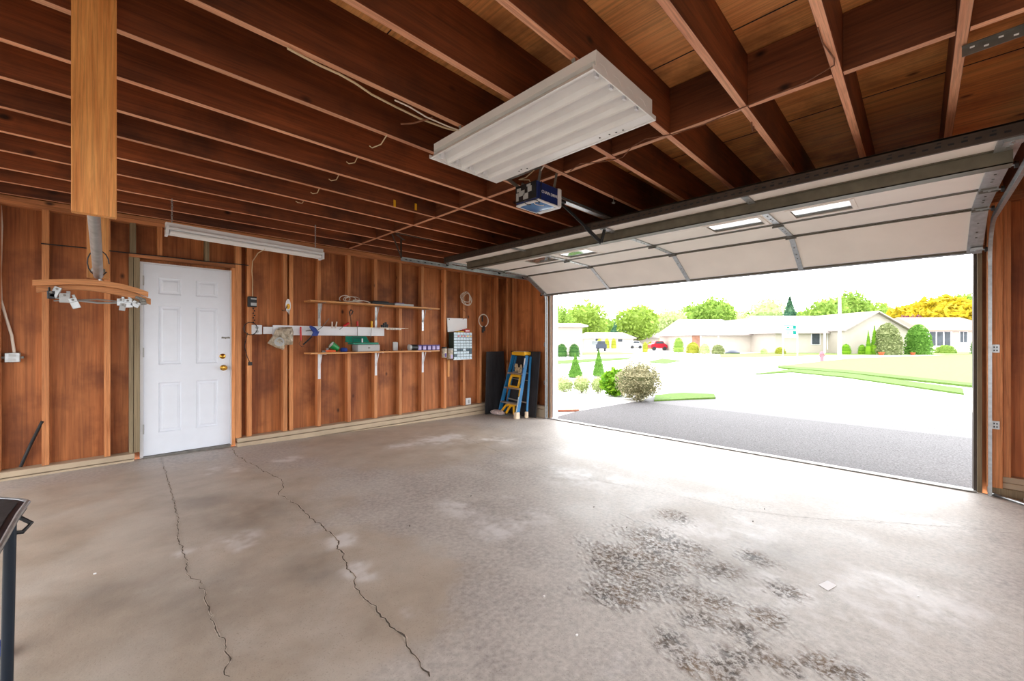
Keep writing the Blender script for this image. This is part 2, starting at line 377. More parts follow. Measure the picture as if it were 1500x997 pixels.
G_ST = 'bare wooden studs of the left wall'
def stud(x0, x1, z0, z1, label, mt=None, y0=5.70, y1=5.79, cat='stud', name='wall_stud', group=G_ST):
    o = MB().box(x0, x1, y0, y1, z0, z1).build(name, mt or M['stud'], bevel=.0015); return tag(o, label, cat, group)
stud(-.637,-.592,.079,2.424, 'bare wooden wall stud at the left edge of the photo')
stud(-.354,-.309,.079,2.424, 'bare wooden wall stud second from the left, right of the small grey outlet box')
stud(.050,.096,.079,2.424, 'bare wooden wall stud rising behind the hanging curved wooden bow')
stud(1.146,1.206,.079,2.424, 'wide wooden wall stud fixed against the latch side of the white door')
stud(1.262,1.312,.079,2.424, 'wooden wall stud carrying the small black wall button right of the door')
stud(1.655,1.705,.079,2.424, 'left one of two paired wooden studs behind the hanging plastic bag')
stud(1.726,1.772,.079,2.424, 'right one of two paired wooden studs, behind the plastic bag and oval tag')
stud(2.070,2.117,.079,2.424, 'wooden wall stud behind the left brackets of both wall shelves')
stud(2.477,2.524,.079,2.424, 'wooden wall stud between left and middle shelf brackets, behind the white cable coil')
stud(2.876,2.924,.079,2.424, 'wooden wall stud behind the middle brackets of both wall shelves')
stud(3.283,3.331,.079,2.424, 'wooden wall stud between middle and right shelf brackets, behind the grey card')
stud(3.682,3.730,.079,2.424, 'wooden wall stud behind the right brackets of both wall shelves')
stud(4.126,4.174,.079,2.424, 'wooden wall stud just left of the small parts drawer cabinet')
stud(4.537,4.585,.079,2.424, 'wooden wall stud behind the drawer cabinet and the round white cable coil')
stud(4.920,4.966,.079,2.424, 'wooden wall stud behind the single white hoop')
stud(5.345,5.393,.079,2.424, 'wooden wall stud nearest the corner, behind the blue ladder')
G_CR = 'short cripple studs above the white door'
stud(.238,.284,2.118,2.424, 'short stud above the left corner of the white door', M['greywood'], group=G_CR)
stud(.450,.490,2.118,2.424, 'short stud above the door, second from the left', group=G_CR)
stud(.856,.896,2.118,2.424, 'short stud above the door, second from the right', M['greywood'], group=G_CR)
# door framing
ft = st(MB().box(.231, 1.143, 5.70, 5.79, 2.078, 2.116).build('trim_2', M['plate'], bevel=.002))
MB().box(.231, .262, 5.695, 5.79, .079, 2.076).build('side_board', M['greywood'], ft)
MB().box(.266, .312, 5.70, 5.79, .079, 2.076).build('side_board', M['greywood'], ft)
MB().box(1.112, 1.144, 5.70, 5.79, .0, 2.076).build('side_board', M['stud'], ft)

# ------------------------------------------------------------------ white six-panel side door
def door():
    xa, xb, za, zb, Y = .343, 1.098, .018, 2.028, 5.742
    d = thing('door_1', None, None, (.34, 5.75, 0), kind='structure')
    rows = [(431,407,434,412), (533,448,532,451), (631,559,623,556)]
    zr = []
    for (lb, lt, rb, rt) in rows: zr.append((pY(249, lb, Y).z, pY(249, lt, Y).z))
    lx = (pY(232, 500, Y).x, pY(266, 500, Y).x); rx = (pY(287, 500, Y).x, pY(319, 500, Y).x)
    mb = MB(); xs = [xa, lx[0], lx[1], rx[0], rx[1], xb]; zs = [za]+[v for a in sorted(zr) for v in a]+[zb]
    for i in range(5):
        for j in range(len(zs)-1):
            x0, x1, z0, z1 = xs[i], xs[i+1], zs[j], zs[j+1]
            if i in (1, 3) and j % 2 == 1:
                r = [(0, 0), (.010, .012), (.026, .012), (.04, .004)]   # moulded frame round a raised field
                for (i0, d0), (i1, d1) in zip(r, r[1:]):
                    o_ = [(x0+i0, Y+d0, z0+i0), (x1-i0, Y+d0, z0+i0), (x1-i0, Y+d0, z1-i0), (x0+i0, Y+d0, z1-i0)]
                    n_ = [(x0+i1, Y+d1, z0+i1), (x1-i1, Y+d1, z0+i1), (x1-i1, Y+d1, z1-i1), (x0+i1, Y+d1, z1-i1)]
                    mb.add(o_+n_, [(k, (k+1) % 4, 4+(k+1) % 4, 4+k) for k in range(4)])
                mb.add(n_, [(0, 1, 2, 3)])
            else: mb.sheet([(x0, Y, z0), (x1, Y, z0), (x1, Y, z1), (x0, Y, z1)])
    mb.box(xa, xb, Y+.02, Y+.042, za, zb)
    for a in ((xa, xa, za, zb), (xb, xb, za, zb)): mb.sheet([(a[0], Y, za), (a[0], Y+.02, za), (a[0], Y+.02, zb), (a[0], Y, zb)])
    mb.build('door_leaf', M['doorwhite'], d)
    MB().box(.315, .341, 5.735, 5.79, 0, 2.045).box(1.100, 1.112, 5.725, 5.79, 0, 2.045).box(.341, 1.1, 5.745, 5.79, 2.031, 2.045).build('door_frame', M['white'], d)
    MB().box(.341, 1.1, 5.70, 5.80, -.012, .014).build('threshold', M['steel'], d)
    hx = pY(328, 538, 5.72).x; hz = pY(328, 538, 5.72).z
    k = MB().lathe([(.034, 0), (.034, .006), (.012, .012), (.012, .03), (.026, .036), (.03, .05), (.024, .062), (0.002, .066)], (hx, Y, hz), 20, (0, -1, 0)).build('door_knob', M['brass'], d, smooth=True)
    p = pY(326, 521, 5.74); MB().lathe([(.03, 0), (.03, .008), (.024, .014), (.012, .016), (.002, .022)], (p.x, Y, p.z), 20, (0, -1, 0)).build('deadbolt', M['brass'], d, smooth=True)
    p = pY(332, 494, 5.74); q = MB().box(p.x-.05, p.x+.05, Y-.008, Y, p.z-.008, p.z+.008)
    for t in range(4): q.lathe([(.007, 0), (.007, .006)], (p.x-.04+t*.027, Y-.008, p.z+(-1)**t*.006), 8, (0, -1, 0))
    q.build('chain_latch', M['steel'], d)
    for zz in (.3, 1.1, 1.85): MB().tube([(.342, Y-.006, zz-.05), (.342, Y-.006, zz+.05)], .006).build('hinge', M['grey'], d)
door()

# ------------------------------------------------------------------ front wall with the garage opening
OY0, OY1 = -.365, 4.56
mb = MB()
for a, c_, z0, z1 in ((OY1+.02, 5.81, -.3, 2.80), (-1.45, OY0-.02, -.3, 2.80), (OY0-.02, OY1+.02, 2.04, 2.80)): mb.box(5.595, 5.61, a, c_, z0, z1)
wf = st(mb.build('wall_front', M['ply']))
for y in (5.02,): MB().box(5.592, 5.596, y, y+.005, .08, 2.4).build('sheet_joint', M['black'], wf)
MB().box(5.5, 5.593, OY0-.05, OY1+.03, 2.07, 2.42).build('header', M['plate_y'], wf)
bf = st(MB().box(5.51, 5.595, -1.28, OY0-.13, .0, .05).build('baseboard_front', M['curb'], bevel=.004))
MB().box(5.49, 5.595, -1.28, OY0-.07, -.13, -.05).build('curb_block', M['greywood'], bf, bevel=.004)
MB().box(5.50, 5.595, -1.28, OY0-.14, -.05, .0).build('curb_block', M['curb'], bf, bevel=.004)
MB().box(5.50, 5.595, OY1+.03, 5.66, .02, .075).build('curb_block', M['curb'], bf, bevel=.004)
MB().box(5.49, 5.595, OY1+.03, 5.66, -.15, .018).build('curb_block', M['curb'], bf, bevel=.004)
tf = st(MB().box(5.50, 5.59, -1.28, 5.69, 2.425, 2.462).build('trim_3', M['plate_y']))
MB().box(5.50, 5.59, -1.28, 5.69, 2.464, 2.502).build('upper_plate', M['plate_y'], tf)
G_FS = 'wooden studs of the front wall'
def fstud(y0, y1, z0, z1, label, x0=5.505, mt=None):
    o = MB().box(x0, 5.592, y0, y1, z0, z1).build('wall_stud', mt or M['stud'], bevel=.0015); return tag(o, label, 'stud', G_FS)
fstud(-.513, -.425, -.048, 2.42, 'wide brown board with two metal plates right of the garage opening', 5.47)
fstud(-.562, -.516, .051, 2.42, 'narrow stud at the right edge, behind the wide board with metal plates', 5.50)
fstud(5.40, 5.445, .076, 2.42, 'wooden stud of the front wall behind the left edge of the dark panels')
fstud(5.56, 5.60, .076, 2.42, 'wooden stud of the front wall standing right in the corner')
fstud(4.60, 4.645, .076, 2.42, 'wooden stud of the front wall beside the left garage track')
# jambs, weather strips and the metal strip across the opening
jm = st(MB().box(5.53, 5.59, 4.565, 4.60, -.13, 2.04).build('trim_4', M['tan']))
MB().box(5.615, 5.75, 4.545, 4.60, -.16, 2.1).build('outer_jamb', M['white'], jm)
MB().box(5.53, 5.56, 4.555, 4.564, -.13, 2.04).build('weather_strip', M['dark_strip'], jm)
jr = st(MB().box(5.52, 5.59, -.400, -.372, -.13, 2.04).build('trim_5', M['greywood']))
MB().box(5.56, 5.70, -.371, -.352, -.15, 2.04).build('weather_strip', M['dark_strip'], jr)
ts = st(MB().box(5.47, 5.50, OY0, OY1, -.124, -.112).build('trim_6', M['steel']))
MB().box(5.522, 5.60, OY0, OY1, -.20, -.124).build('threshold_strip', M['white'], ts)
MB().box(5.602, 5.66, OY0, OY1, -.20, -.134).build('threshold_lip', M['steel'], ts)

# unseen right and back walls; window and rear gap added for fill light
mb = MB(); RY, WIN_X1 = -1.36, 3.2
for a, c_, z0, z1 in ((-1.85, 5.62, -.3, .85), (-1.85, 5.62, 2.0, 2.80), (-1.85, -1.4, .85, 2.0), (WIN_X1, 5.62, .85, 2.0)): mb.box(a, c_, RY-.015, RY, z0, z1)
st(mb.build('wall_right', M['ply']))
wr = st(MB().box(-1.4, WIN_X1, RY-.04, RY+.03, .83, .87).box(-1.4, WIN_X1, RY-.04, RY+.03, 1.98, 2.02).box(-1.42, -1.38, RY-.04, RY+.03, .83, 2.02).box(WIN_X1-.02, WIN_X1+.02, RY-.04, RY+.03, .83, 2.02).build('fill_window', M['white']))
mb = MB()
for a, c_, z0, z1 in ((-1.36, 5.81, 2.05, 2.80), (5.3, 5.81, -.3, 2.05), (-1.36, -1.1, -.3, 2.05)): mb.box(-1.87, -1.855, a, c_, z0, z1)
st(mb.build('wall_back', M['ply']))
M['soil'] = plain('bare_yard_soil', (120,112,98), .9, 0, .2, 3.)  # ground all round, unseen, added to stop sky light rising through the openings
st(MB().box(-40, -1.9, -40, 40, -.5, -.05).build('unseen_rear_ground', M['soil']))
st(MB().box(-1.895, 5.74, -40, -1.42, -.5, -.30).build('unseen_side_ground', M['soil']))

# ------------------------------------------------------------------ roof deck, joists, blocking
ck = MB().box(-1.8, 6.3, -1.6, 6.4, 2.79, 2.81)
ceil = st(ck.build('ceiling', M['deck']))
for x in (-1.4, -.18, 1.04, 2.26, 3.48, 4.7): MB().box(x, x+.004, -1.2, 5.8, 2.786, 2.7905).build('sheet_joint', M['black'], ceil)
st(MB().box(-1.9, 6.4, -1.7, 6.5, 2.812, 2.95).build('roof', M['dark_strip']))
def lit_edge(o, m_):   # lower faces paler: bounce light put into the colour, beside real edge tone
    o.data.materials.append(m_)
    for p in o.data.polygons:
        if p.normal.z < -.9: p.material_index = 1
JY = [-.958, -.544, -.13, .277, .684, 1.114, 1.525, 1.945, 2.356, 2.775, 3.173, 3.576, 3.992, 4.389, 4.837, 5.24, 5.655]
JL = {-.958: None, -.544: 'ceiling joist crossing the top right corner of the photo behind the perforated steel bar',
 -.13: 'ceiling joist standing almost upright in view, under the end of the perforated bar',
 .277: 'ceiling joist with thin dark wire and staples along its pale underside',
 .684: 'ceiling joist with the brown screw hook, right of the big light fixture',
 1.114: 'ceiling joist passing over the right end of the big white light fixture',
 1.525: 'ceiling joist passing over the middle of the big white light fixture, yellowish lower edge',
 1.945: 'ceiling joist over the left half of the big fixture, near side of the opener',
 2.356: 'ceiling joist holding the long cream cable, just left of the big light fixture',
 2.775: 'ceiling joist first left of the cream-cabled one, a bent nail near its lower edge',
 3.173: 'ceiling joist second left of the one with the cream cable',
 3.576: 'ceiling joist that the curved bow and its short rear board hang from',
 3.992: 'ceiling joist next beyond the one holding the curved bow, towards the door wall',
 4.389: 'ceiling joist just on the near side of the chained strip light',
 4.837: 'ceiling joist the chained strip light hangs from',
 5.24: 'ceiling joist second nearest the wall with the white door',
 5.655: 'ceiling joist lying along the top plate of the wall with the white door'}
for y in JY:
    o = MB().box(-1.7, 5.585, y-.019, y+.019, 2.504, 2.788).build('ceiling_joist', M['joist'], bevel=.0015); lit_edge(o, M['edge'])
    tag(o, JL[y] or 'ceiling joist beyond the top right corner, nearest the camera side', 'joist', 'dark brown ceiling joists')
BL = {-.13: 'far right blocking board with the perforated bar crossing in front of it', .277: 'blocking board between the joist with wires and the upright-looking joist',
 .684: 'blocking board right of the hooked joist, dark wire along its edge', 1.114: 'blocking board just right of the big fixture corner',
 1.525: 'blocking board in front of the big fixture corner, thin wire looping below', 1.945: 'blocking board just behind the garage door opener top right',
 2.356: 'blocking board directly above the garage door opener'}
for a, c_ in zip(JY, JY[1:]):
    lb = BL.get(c_) or 'short blocking board between joists, ' + {-.544:'beyond the right edge', 2.775:'first left of the opener', 3.173:'second left of the opener', 3.576:'third left of the opener', 3.992:'fourth left of the opener',
        4.389:'fifth left of the opener', 4.837:'third nearest the door wall', 5.24:'second nearest the door wall', 5.655:'nearest the door wall'}[c_]
    dx = R.uniform(-.01, .01)+(.045 if round((a+10)*10) % 2 else 0)
    o = MB().box(2.46+dx, 2.498+dx, a+.0195, c_-.0195, 2.505+R.uniform(0, .006), 2.786).build('blocking', M['block'], bevel=.0015); lit_edge(o, M['edge_y'])
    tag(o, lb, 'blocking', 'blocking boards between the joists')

# ------------------------------------------------------------------ overhead garage door
GY0, GY1 = -.385, 4.515
PR = [(3.29, 2.275), (3.785, 2.275), (4.325, 2.275), (4.85, 2.262), (5.335, 1.99)]   # lower (inner) face, back edge to bottom edge
gd = thing('garage_door', 'raised cream overhead door of four sections with a row of small windows', 'garage door', (4.3, 2.1, 2.1))
WIN = [(3.28, 3.72), (2.72, 3.14), (.98, 1.40), (.37, .745)]
def slab(mb, i, ya, yb, t0, t1, o0, o1):   # block on section i between fractions t0..t1, offset o0..o1 above the inner face
    (xa, za), (xb, zb) = PR[i], PR[i+1]; d = Vector((xb-xa, 0, zb-za)); n = Vector((-d.z, 0, d.x)).normalized()
    if n.z < 0: n = -n
    a = Vector((xa, 0, za)); p = [a+d*t0+n*o0, a+d*t1+n*o0, a+d*t1+n*o1, a+d*t0+n*o1]
    mb.prism([(q.x, ya, q.z) for q in p], (0, yb-ya, 0)); return mb
for i in range(4):
    mb = MB()
    if i != 1: slab(mb, i, GY0, GY1, .015, .985, 0, .045)
    else:
        e0, e1 = .33, .82; slab(mb, i, GY0, GY1, .015, e0, 0, .045); slab(mb, i, GY0, GY1, e1, .985, 0, .045)
        ys = sorted([GY0, GY1]+[v for a in WIN for v in a])
        for k in range(0, len(ys), 2): slab(mb, i, ys[k], ys[k+1], e0, e1, 0, .045)
    s = mb.build('section', M['panel'], gd, bevel=.002)
    rail = MB(); slab(rail, i, GY0, GY1, .985-.035, .985, -.006, .001)
    if i: slab(rail, i, GY0, GY1, .015, .04, -.006, .001)
    rail.build('edge_rail', M['strut'], s)
    slab(MB(), i, GY0, GY1, .93, .942, -.002, .001).build('seam_line', M['white'], s)
    if i == 1:
        for a, c_ in WIN:
            f = MB(); q = .03
            for (ya, yb, t0, t1) in ((a-q, c_+q, .27, .33), (a-q, c_+q, .82, .88), (a-q, a, .33, .82), (c_, c_+q, .33, .82)): slab(f, i, ya, yb, t0, t1, -.004, .05)
            fo = f.build('window_frame', M['panel'], s); slab(MB(), i, a, c_, .33, .82, .004, .008).build('pane', M['glass'], fo)
for y in (3.26, 2.09, .90, GY0+.045, GY1-.045):
    for i in range(4):
        mb = MB(); wdt = .045 if y in (GY0+.045, GY1-.045) else .022; slab(mb, i, y-wdt, y+wdt, .02, .98, -.012, 0)
        so = mb.build('stile', M['galv'], gd)
        hb = MB()
        if i < 3: slab(hb, i, y-.035, y+.035, .90, .99, -.022, -.012); slab(hb, i, y-.045, y+.045, .965, .995, -.034, -.02)
        for t in (.3, .5, .62): slab(hb, i, y-.006, y+.006, t, t+.014, -.016, -.011)
        hb.build('hinge', M['steel'], so)
sb = MB().box(3.50, 3.59, GY0+.02, GY1-.2, 2.19, 2.196).box(3.50, 3.504, GY0+.02, GY1-.2, 2.19, 2.274).box(3.586, 3.59, GY0+.02, GY1-.2, 2.19, 2.274).box(3.478, 3.50, GY0+.02, GY1-.2, 2.268, 2.274).box(3.59, 3.612, GY0+.02, GY1-.2, 2.268, 2.274)
sb.build('strut', M['strut'], gd)
ab = MB().box(3.268, 3.288, GY0, GY1, 2.262, 2.335).box(3.268, 3.33, GY0, GY1, 2.325, 2.333)
an = ab.build('top_angle', M['dark_strip'], gd)
hl = MB()
for k in range(98):
    y = GY0+.05+k*.0495
    hl.box(3.2665, 3.2685, y, y+.024, 2.285, 2.296)
    if k % 2: hl.box(3.2665, 3.2685, y, y+.016, 2.306, 2.313)
hl.build('punched_holes', M['black'], an)
slab(MB(), 3, GY0, GY1, .985, 1.02, -.012, .05).build('bottom_seal', M['galv'], gd)
for s_, yy in ((-1, GY0), (1, GY1)):
    for (i, t) in ((0, .1), (0, .98), (1, .98), (2, .98), (3, .9)):
        (xa, za), (xb, zb) = PR[i], PR[i+1]; x = xa+(xb-xa)*t; z = za+(zb-za)*t-.022
        r = MB().box(x-.035, x+.035, *sorted((yy, yy-s_*.07)), z-.004, z+.018).tube([(x, yy-s_*.05, z), (x, yy+s_*.018, z)], .006)
        for dx in (-.018, .018): r.lathe([(.008, 0), (.008, .006)], (x+dx, yy-s_*.04, z-.004), 6, (0, 0, -1))
        ro = r.build('roller_bracket', M['galv'], gd); MB().lathe([(.02, -.008), (.02, .008)], (x, yy+s_*.02, z), 14, (0, 1, 0)).build('roller', M['black'], ro, smooth=True)

def track(y, side, label):
    t = thing('garage_door_track', label, 'track', (4.3, y, -.12), 'curved steel door tracks')
    path = [(5.455, -.118), (5.455, .8), (5.455, 1.88)]
    cx, cz, rr = 5.455-.36, 1.88, .36
    path += [(cx+rr*math.cos(a), cz+rr*math.sin(a)) for a in [math.radians(q) for q in range(10, 91, 10)]] + [(4.6, 2.24), (2.66, 2.24)]
    mb = MB(); prof = [(-.024, 0), (.024, 0), (.024, .022), (.018, .022), (.018, .004), (-.018, .004), (-.018, .022), (-.024, .022)]
    n = len(path); vs = []
    for i, (x, z) in enumerate(path):
        a = Vector(path[max(0, i-1)]); c_ = Vector(path[min(n-1, i+1)]); d = (c_-a).normalized(); nn = Vector((-d.y, d.x))
        for u, v in prof: vs.append((x+nn.x*u, y+side*(.05-v), z+nn.y*u))
    k = len(prof); fs = [(i*k+j, i*k+(j+1) % k, (i+1)*k+(j+1) % k, (i+1)*k+j) for i in range(n-1) for j in range(k)]
    mb.add(vs, fs+[tuple(range(k)), tuple((n-1)*k+j for j in range(k))]); mb.build('rail', M['galv'], t)
    MB().box(5.478, 5.492, *sorted((y+side*.052, y+side*.09)), 1.35, 2.1).build('flag_bracket', M['galv'], t)
    for z in (1.12, .46):
        fl = MB().box(5.462, 5.468, *sorted((y+side*.052, y+side*.095)), z, z+.07).build('jamb_bracket', M['galv'], t); dots = MB()
        for a in (0, 1):
            for q in (0, 1): dots.box(5.460, 5.462, *sorted((y+side*(.06+a*.016), y+side*(.068+a*.016))), z+.012+q*.028, z+.026+q*.028)
        dots.build('slot_pattern', M['black'], fl)
    return t
tl_ = track(4.53, 1, 'left galvanised door track curving up beside the blue ladder')
for x in (2.72, 2.78, 2.9, 3.0, 3.1, 3.22): MB().box(x, x+.03, 4.576, 4.5815, 2.235, 2.247).build('slot', M['black'], tl_)
hg = MB().beam((2.66, 4.57, 2.25), (2.66, 4.57, 2.50), .006, .035, (0,1,0)).beam((2.66, 4.575, 2.27), (2.50, 4.50, 2.50), .035, .006, (1,0,0)).beam((2.5, 4.40, 2.498), (3.0, 4.40, 2.498), .03, .008)
hg.beam((2.5, 4.40, 2.48), (2.72, 4.60, 2.49), .03, .006)
hg.build('ceiling_hanger', M['dark_strip'], tl_)
track(-.40, -1, 'right galvanised door track rising beside the wide brown board')
# perforated angle at the top right
pa, pb = pZ(1409, 70, 2.497), pZ(1500, 37, 2.497); d = (pb-pa).normalized(); pb = pa+d*.9
pm = MB().beam(pa+Vector((0,0,-.02)), pb+Vector((0,0,-.02)), .004, .04).beam(pa+Vector((0,0,-.002)), pb+Vector((0,0,-.002)), .04, .004)
pg = pm.build('perforated_angle', M['steel']); tag(pg, 'dark perforated steel bar fixed under the joists at the top right corner', 'steel bar')
q = Vector((-d.y, d.x, 0))
for k in range(22):
    c_ = pa+d*(.03+k*.04)+Vector((0, 0, -.012-.014*(k % 2))); MB().obox(c_, d*.007, q*.003, Vector((0,0,.0035))).build('punched_slot', M['paper'], pg)

# ------------------------------------------------------------------ garage door opener with rail, hangers, arm
op = thing('garage_door_opener', 'chain drive opener with navy housing and blue lens hung from the joists', 'garage door opener', (2.39, 2.08, 2.2))
MB().box(2.255, 2.50, 1.975, 2.19, 2.262, 2.395).build('housing', M['navy'], op, bevel=.006)
MB().box(2.247, 2.254, 1.98, 2.185, 2.268, 2.392).build('end_panel', M['black'], op)
mb = MB()
for (y, z, a, c_) in ((2.15, 2.36, .02, .012), (2.12, 2.33, .03, .02), (2.08, 2.30, .025, .022), (2.04, 2.345, .02, .02), (2.165, 2.31, .012, .03), (2.05, 2.375, .02, .008)): mb.box(2.2455, 2.2475, y-a, y+a, z-c_, z+c_)
mb.build('rating_label', M['grey'], op)
MB().box(2.501, 2.545, 1.968, 2.197, 2.25, 2.402).build('light_cover', M['white'], op, bevel=.012)
MB().box(2.262, 2.50, 1.968, 2.197, 2.248, 2.261).build('lens_rim', M['white'], op, bevel=.004)
vs = []; n = 12   # bulging blue lens under the housing
for i in range(n+1):
    for j in range(n+1):
        u, v = i/n, j/n; vs.append((2.285+u*.195, 1.985+v*.195, 2.248-.022*math.sin(PI*u)*math.sin(PI*v)**.6))
MB().add(vs, [(i*(n+1)+j, (i+1)*(n+1)+j, (i+1)*(n+1)+j+1, i*(n+1)+j+1) for i in range(n) for j in range(n)]).build('lens', M['bluelens'], op, smooth=True)
MB().tube([(2.26+.06*math.cos(a), 2.03+.05*math.sin(a), 2.245+.004*math.sin(3*a)) for a in [k*.35 for k in range(18)]], .003, 6).build('cord', M['black'], op)
MB().tube([(2.30+.05*math.cos(a), 1.99+.03*math.sin(a), 2.235) for a in [k*.35 for k in range(12)]], .0025, 6).build('cord', M['wire'], op)
text('lettering', 'CHAIN DRIVE', .031, (2.40, 1.9742, 2.325), (1,0,0), (0,0,1), M['paper'], op)
hb = MB()
for x in (2.29, 2.47):
    hb.beam((x, 1.99, 2.395), (x, 1.965, 2.50), .025, .003, (0,1,0)).beam((x, 2.18, 2.395), (x, 2.335, 2.52), .025, .003, (1,0,0))
hb.beam((2.29, 1.965, 2.498), (2.29, 2.335, 2.498), .03, .004)
hb.build('hanger_strap', M['steel'], op)
MB().tube([(2.31, 2.0, 2.40), (2.30, 1.98, 2.47), (2.28, 1.93, 2.49)], .005, 6).build('cord', M['wire'], op)
MB().tube([(2.36, 2.10, 2.395), (2.34, 2.13, 2.46), (2.30, 2.2, 2.47), (2.27, 2.1, 2.45), (2.25, 2.0, 2.47)], .004, 6).build('cord', M['cable'], op)
MB().tube([(2.30, 1.972, 2.395), (2.29, 1.966, 2.34), (2.285, 1.968, 2.27), (2.30, 1.99, 2.242)], .004, 6).build('cord', M['black'], op)
MB().box(2.546, 5.49, 2.068, 2.092, 2.372, 2.394).box(2.546, 5.49, 2.055, 2.105, 2.366, 2.371).build('drive_rail', M['galv'], op)
MB().tube([(2.56, 2.05, 2.385), (5.4, 2.05, 2.385)], .006, 6).tube([(2.56, 2.11, 2.385), (5.4, 2.11, 2.385)], .006, 6).build('chain', M['black'], op)
MB().box(2.62, 2.70, 2.05, 2.11, 2.345, 2.366).lathe([(.016, 0), (.016, .03)], (2.58, 2.08, 2.36), 12, (0,0,-1)).build('trolley', M['black'], op)
MB().beam((2.67, 2.08, 2.35), (3.14, 2.08, 2.18), .006, .025).beam((3.02, 2.085, 2.225), (3.27, 2.085, 2.13), .008, .04).beam((3.27, 2.08, 2.13), (3.33, 2.08, 2.262), .008, .035).build('door_arm', M['black'], op)
MB().box(3.30, 3.42, 2.05, 2.11, 2.256, 2.272).build('door_bracket', M['galv'], op)

# ------------------------------------------------------------------ big fluorescent fixture without tubes
fx = thing('ceiling_light_fixture', 'large white enamel fluorescent fixture without tubes, hung under the joists', 'ceiling light', (1.785, 1.6, 2.384))
xa, xb, ya, yb, z0 = 1.49, 2.075, .985, 2.215, 2.384
hous = MB().box(xa+.03, xb-.03, ya+.012, yb-.012, z0+.056, z0+.10).box(xa+.03, xb-.03, ya+.007, ya+.012, z0+.01, z0+.10).box(xa+.03, xb-.03, yb-.012, yb-.007, z0+.01, z0+.10)
prof = [(0, 0), (.012, 0), (.022, .035), (.05, .06)]
n_l = 4; wl_ = (xb-xa-.10)/n_l
pts = [(xa, z0), (xa+.012, z0)]
for k in range(n_l):
    o = xa+.02+k*wl_
    pts += [(o+.006, z0+.03), (o+wl_*.28, z0+.054), (o+wl_*.62, z0+.054), (o+wl_*.86, z0+.030), (o+wl_-.008, z0+.006), (o+wl_, z0+.002)]
pts += [(xb-.075, z0+.004), (xb-.012, z0+.004), (xb-.012, z0), (xb, z0)]
rf = MB(); vs = [(x, ya+.006, z) for x, z in pts]+[(x, yb-.006, z) for x, z in pts]; k = len(pts)
rf.add(vs, [(i, i+1, k+i+1, k+i) for i in range(k-1)])
rf.box(xa+.0, xb, ya, ya+.006, z0, z0+.022).box(xa, xb, yb-.006, yb, z0, z0+.022)
rfo = rf.build('reflector', M['white_enamel'], fx)
hous.build('housing', M['white_enamel'], fx)
for k in range(4):
    for yy in (ya+.035, yb-.035):
        o = xa+.02+k*wl_+wl_*.45; MB().box(o-.012, o+.012, yy-.006, yy+.006, z0+.012, z0+.056).build('lampholder', M['white'], fx)
for x, y in ((2.04, 1.2), (2.035, 1.24), (2.03, 1.3), (2.045, 1.88), (2.04, 1.95), (2.03, 1.92), (2.045, 1.16)): MB().box(x-.004, x+.004, y-.004, y+.004, z0+.001, z0+.0035).build('screw_hole', M['black'], fx)
for yy in (1.115, 1.945):
    for x0, x1 in ((xa+.05, xa+.03), (xb-.1, xb-.1)): MB().beam((x0, yy, z0+.08), (x1, yy, 2.506), .02, .003).build('hanger_bracket', M['steel'], fx)

# ------------------------------------------------------------------ strip light on two chains
Yl = 4.79
sl = thing('strip_light', 'long white two-lamp strip light hanging on two chains near the door', 'strip light', (1.1, Yl, 2.12))
za, zb = pY(242, 325, Yl).z, pY(472, 365, Yl).z; xa, xb = pY(242, 335, Yl).x, pY(472, 365, Yl).x
def slb(mb, x0, x1, y0, y1, h0, h1):
    f = lambda x, h: (za+(zb-za)*(x-xa)/(xb-xa))+h
    vs = [(x, y, f(x, h)) for x in (x0, x1) for y in (y0, y1) for h in (h0, h1)]
    return mb.add(vs, [(0,1,3,2),(4,6,7,5),(0,4,5,1),(2,3,7,6),(0,2,6,4),(1,5,7,3)])
h = MB(); slb(h, xa, xb, Yl-.035, Yl+.035, -.045, 0); slb(h, xa, xb, Yl-.062, Yl+.062, -.068, -.045); h.build('housing', M['white'], sl, bevel=.003)
for s_ in (-1, 1):
    t = MB().tube([(xa+.03, Yl+s_*.04, za-.088), (xb-.03, Yl+s_*.04, zb-.088)], .016, 12); t.build('lamp_tube', M['white_enamel'], sl, smooth=True)
for x in (xa, xb-.02): slb(MB(), x, x+.02, Yl-.064, Yl+.064, -.115, -.04).build('end_cap', M['white'], sl)
for px, py in ((252, 275), (462, 318)):
    x = pY(px, py+20, Yl).x; z1 = 2.504; zz = za+(zb-za)*(x-xa)/(xb-xa); c = MB(); k = 0
    while zz < z1-.01:
        a = Vector((1, .4, 0)).normalized() if k % 2 else Vector((.4, -1, 0)).normalized()
        c.tube([Vector((x, Yl, zz+.011))+a*.007*math.cos(q)+Vector((0, 0, .013*math.sin(q))) for q in [j*PI/4 for j in range(8)]], .0022, 5, closed=True); zz += .020; k += 1
    c.build('chain', M['galv'], sl)
MB().tube([pY(388, 364, Yl), pY(378, 370, Yl+.3), pY(370, 382, 5.60), pY(369, 396, 5.68), (1.318, 5.69, 1.95), (1.318, 5.695, 1.72)], .005, 6).build('power_cord', M['cable'], sl)

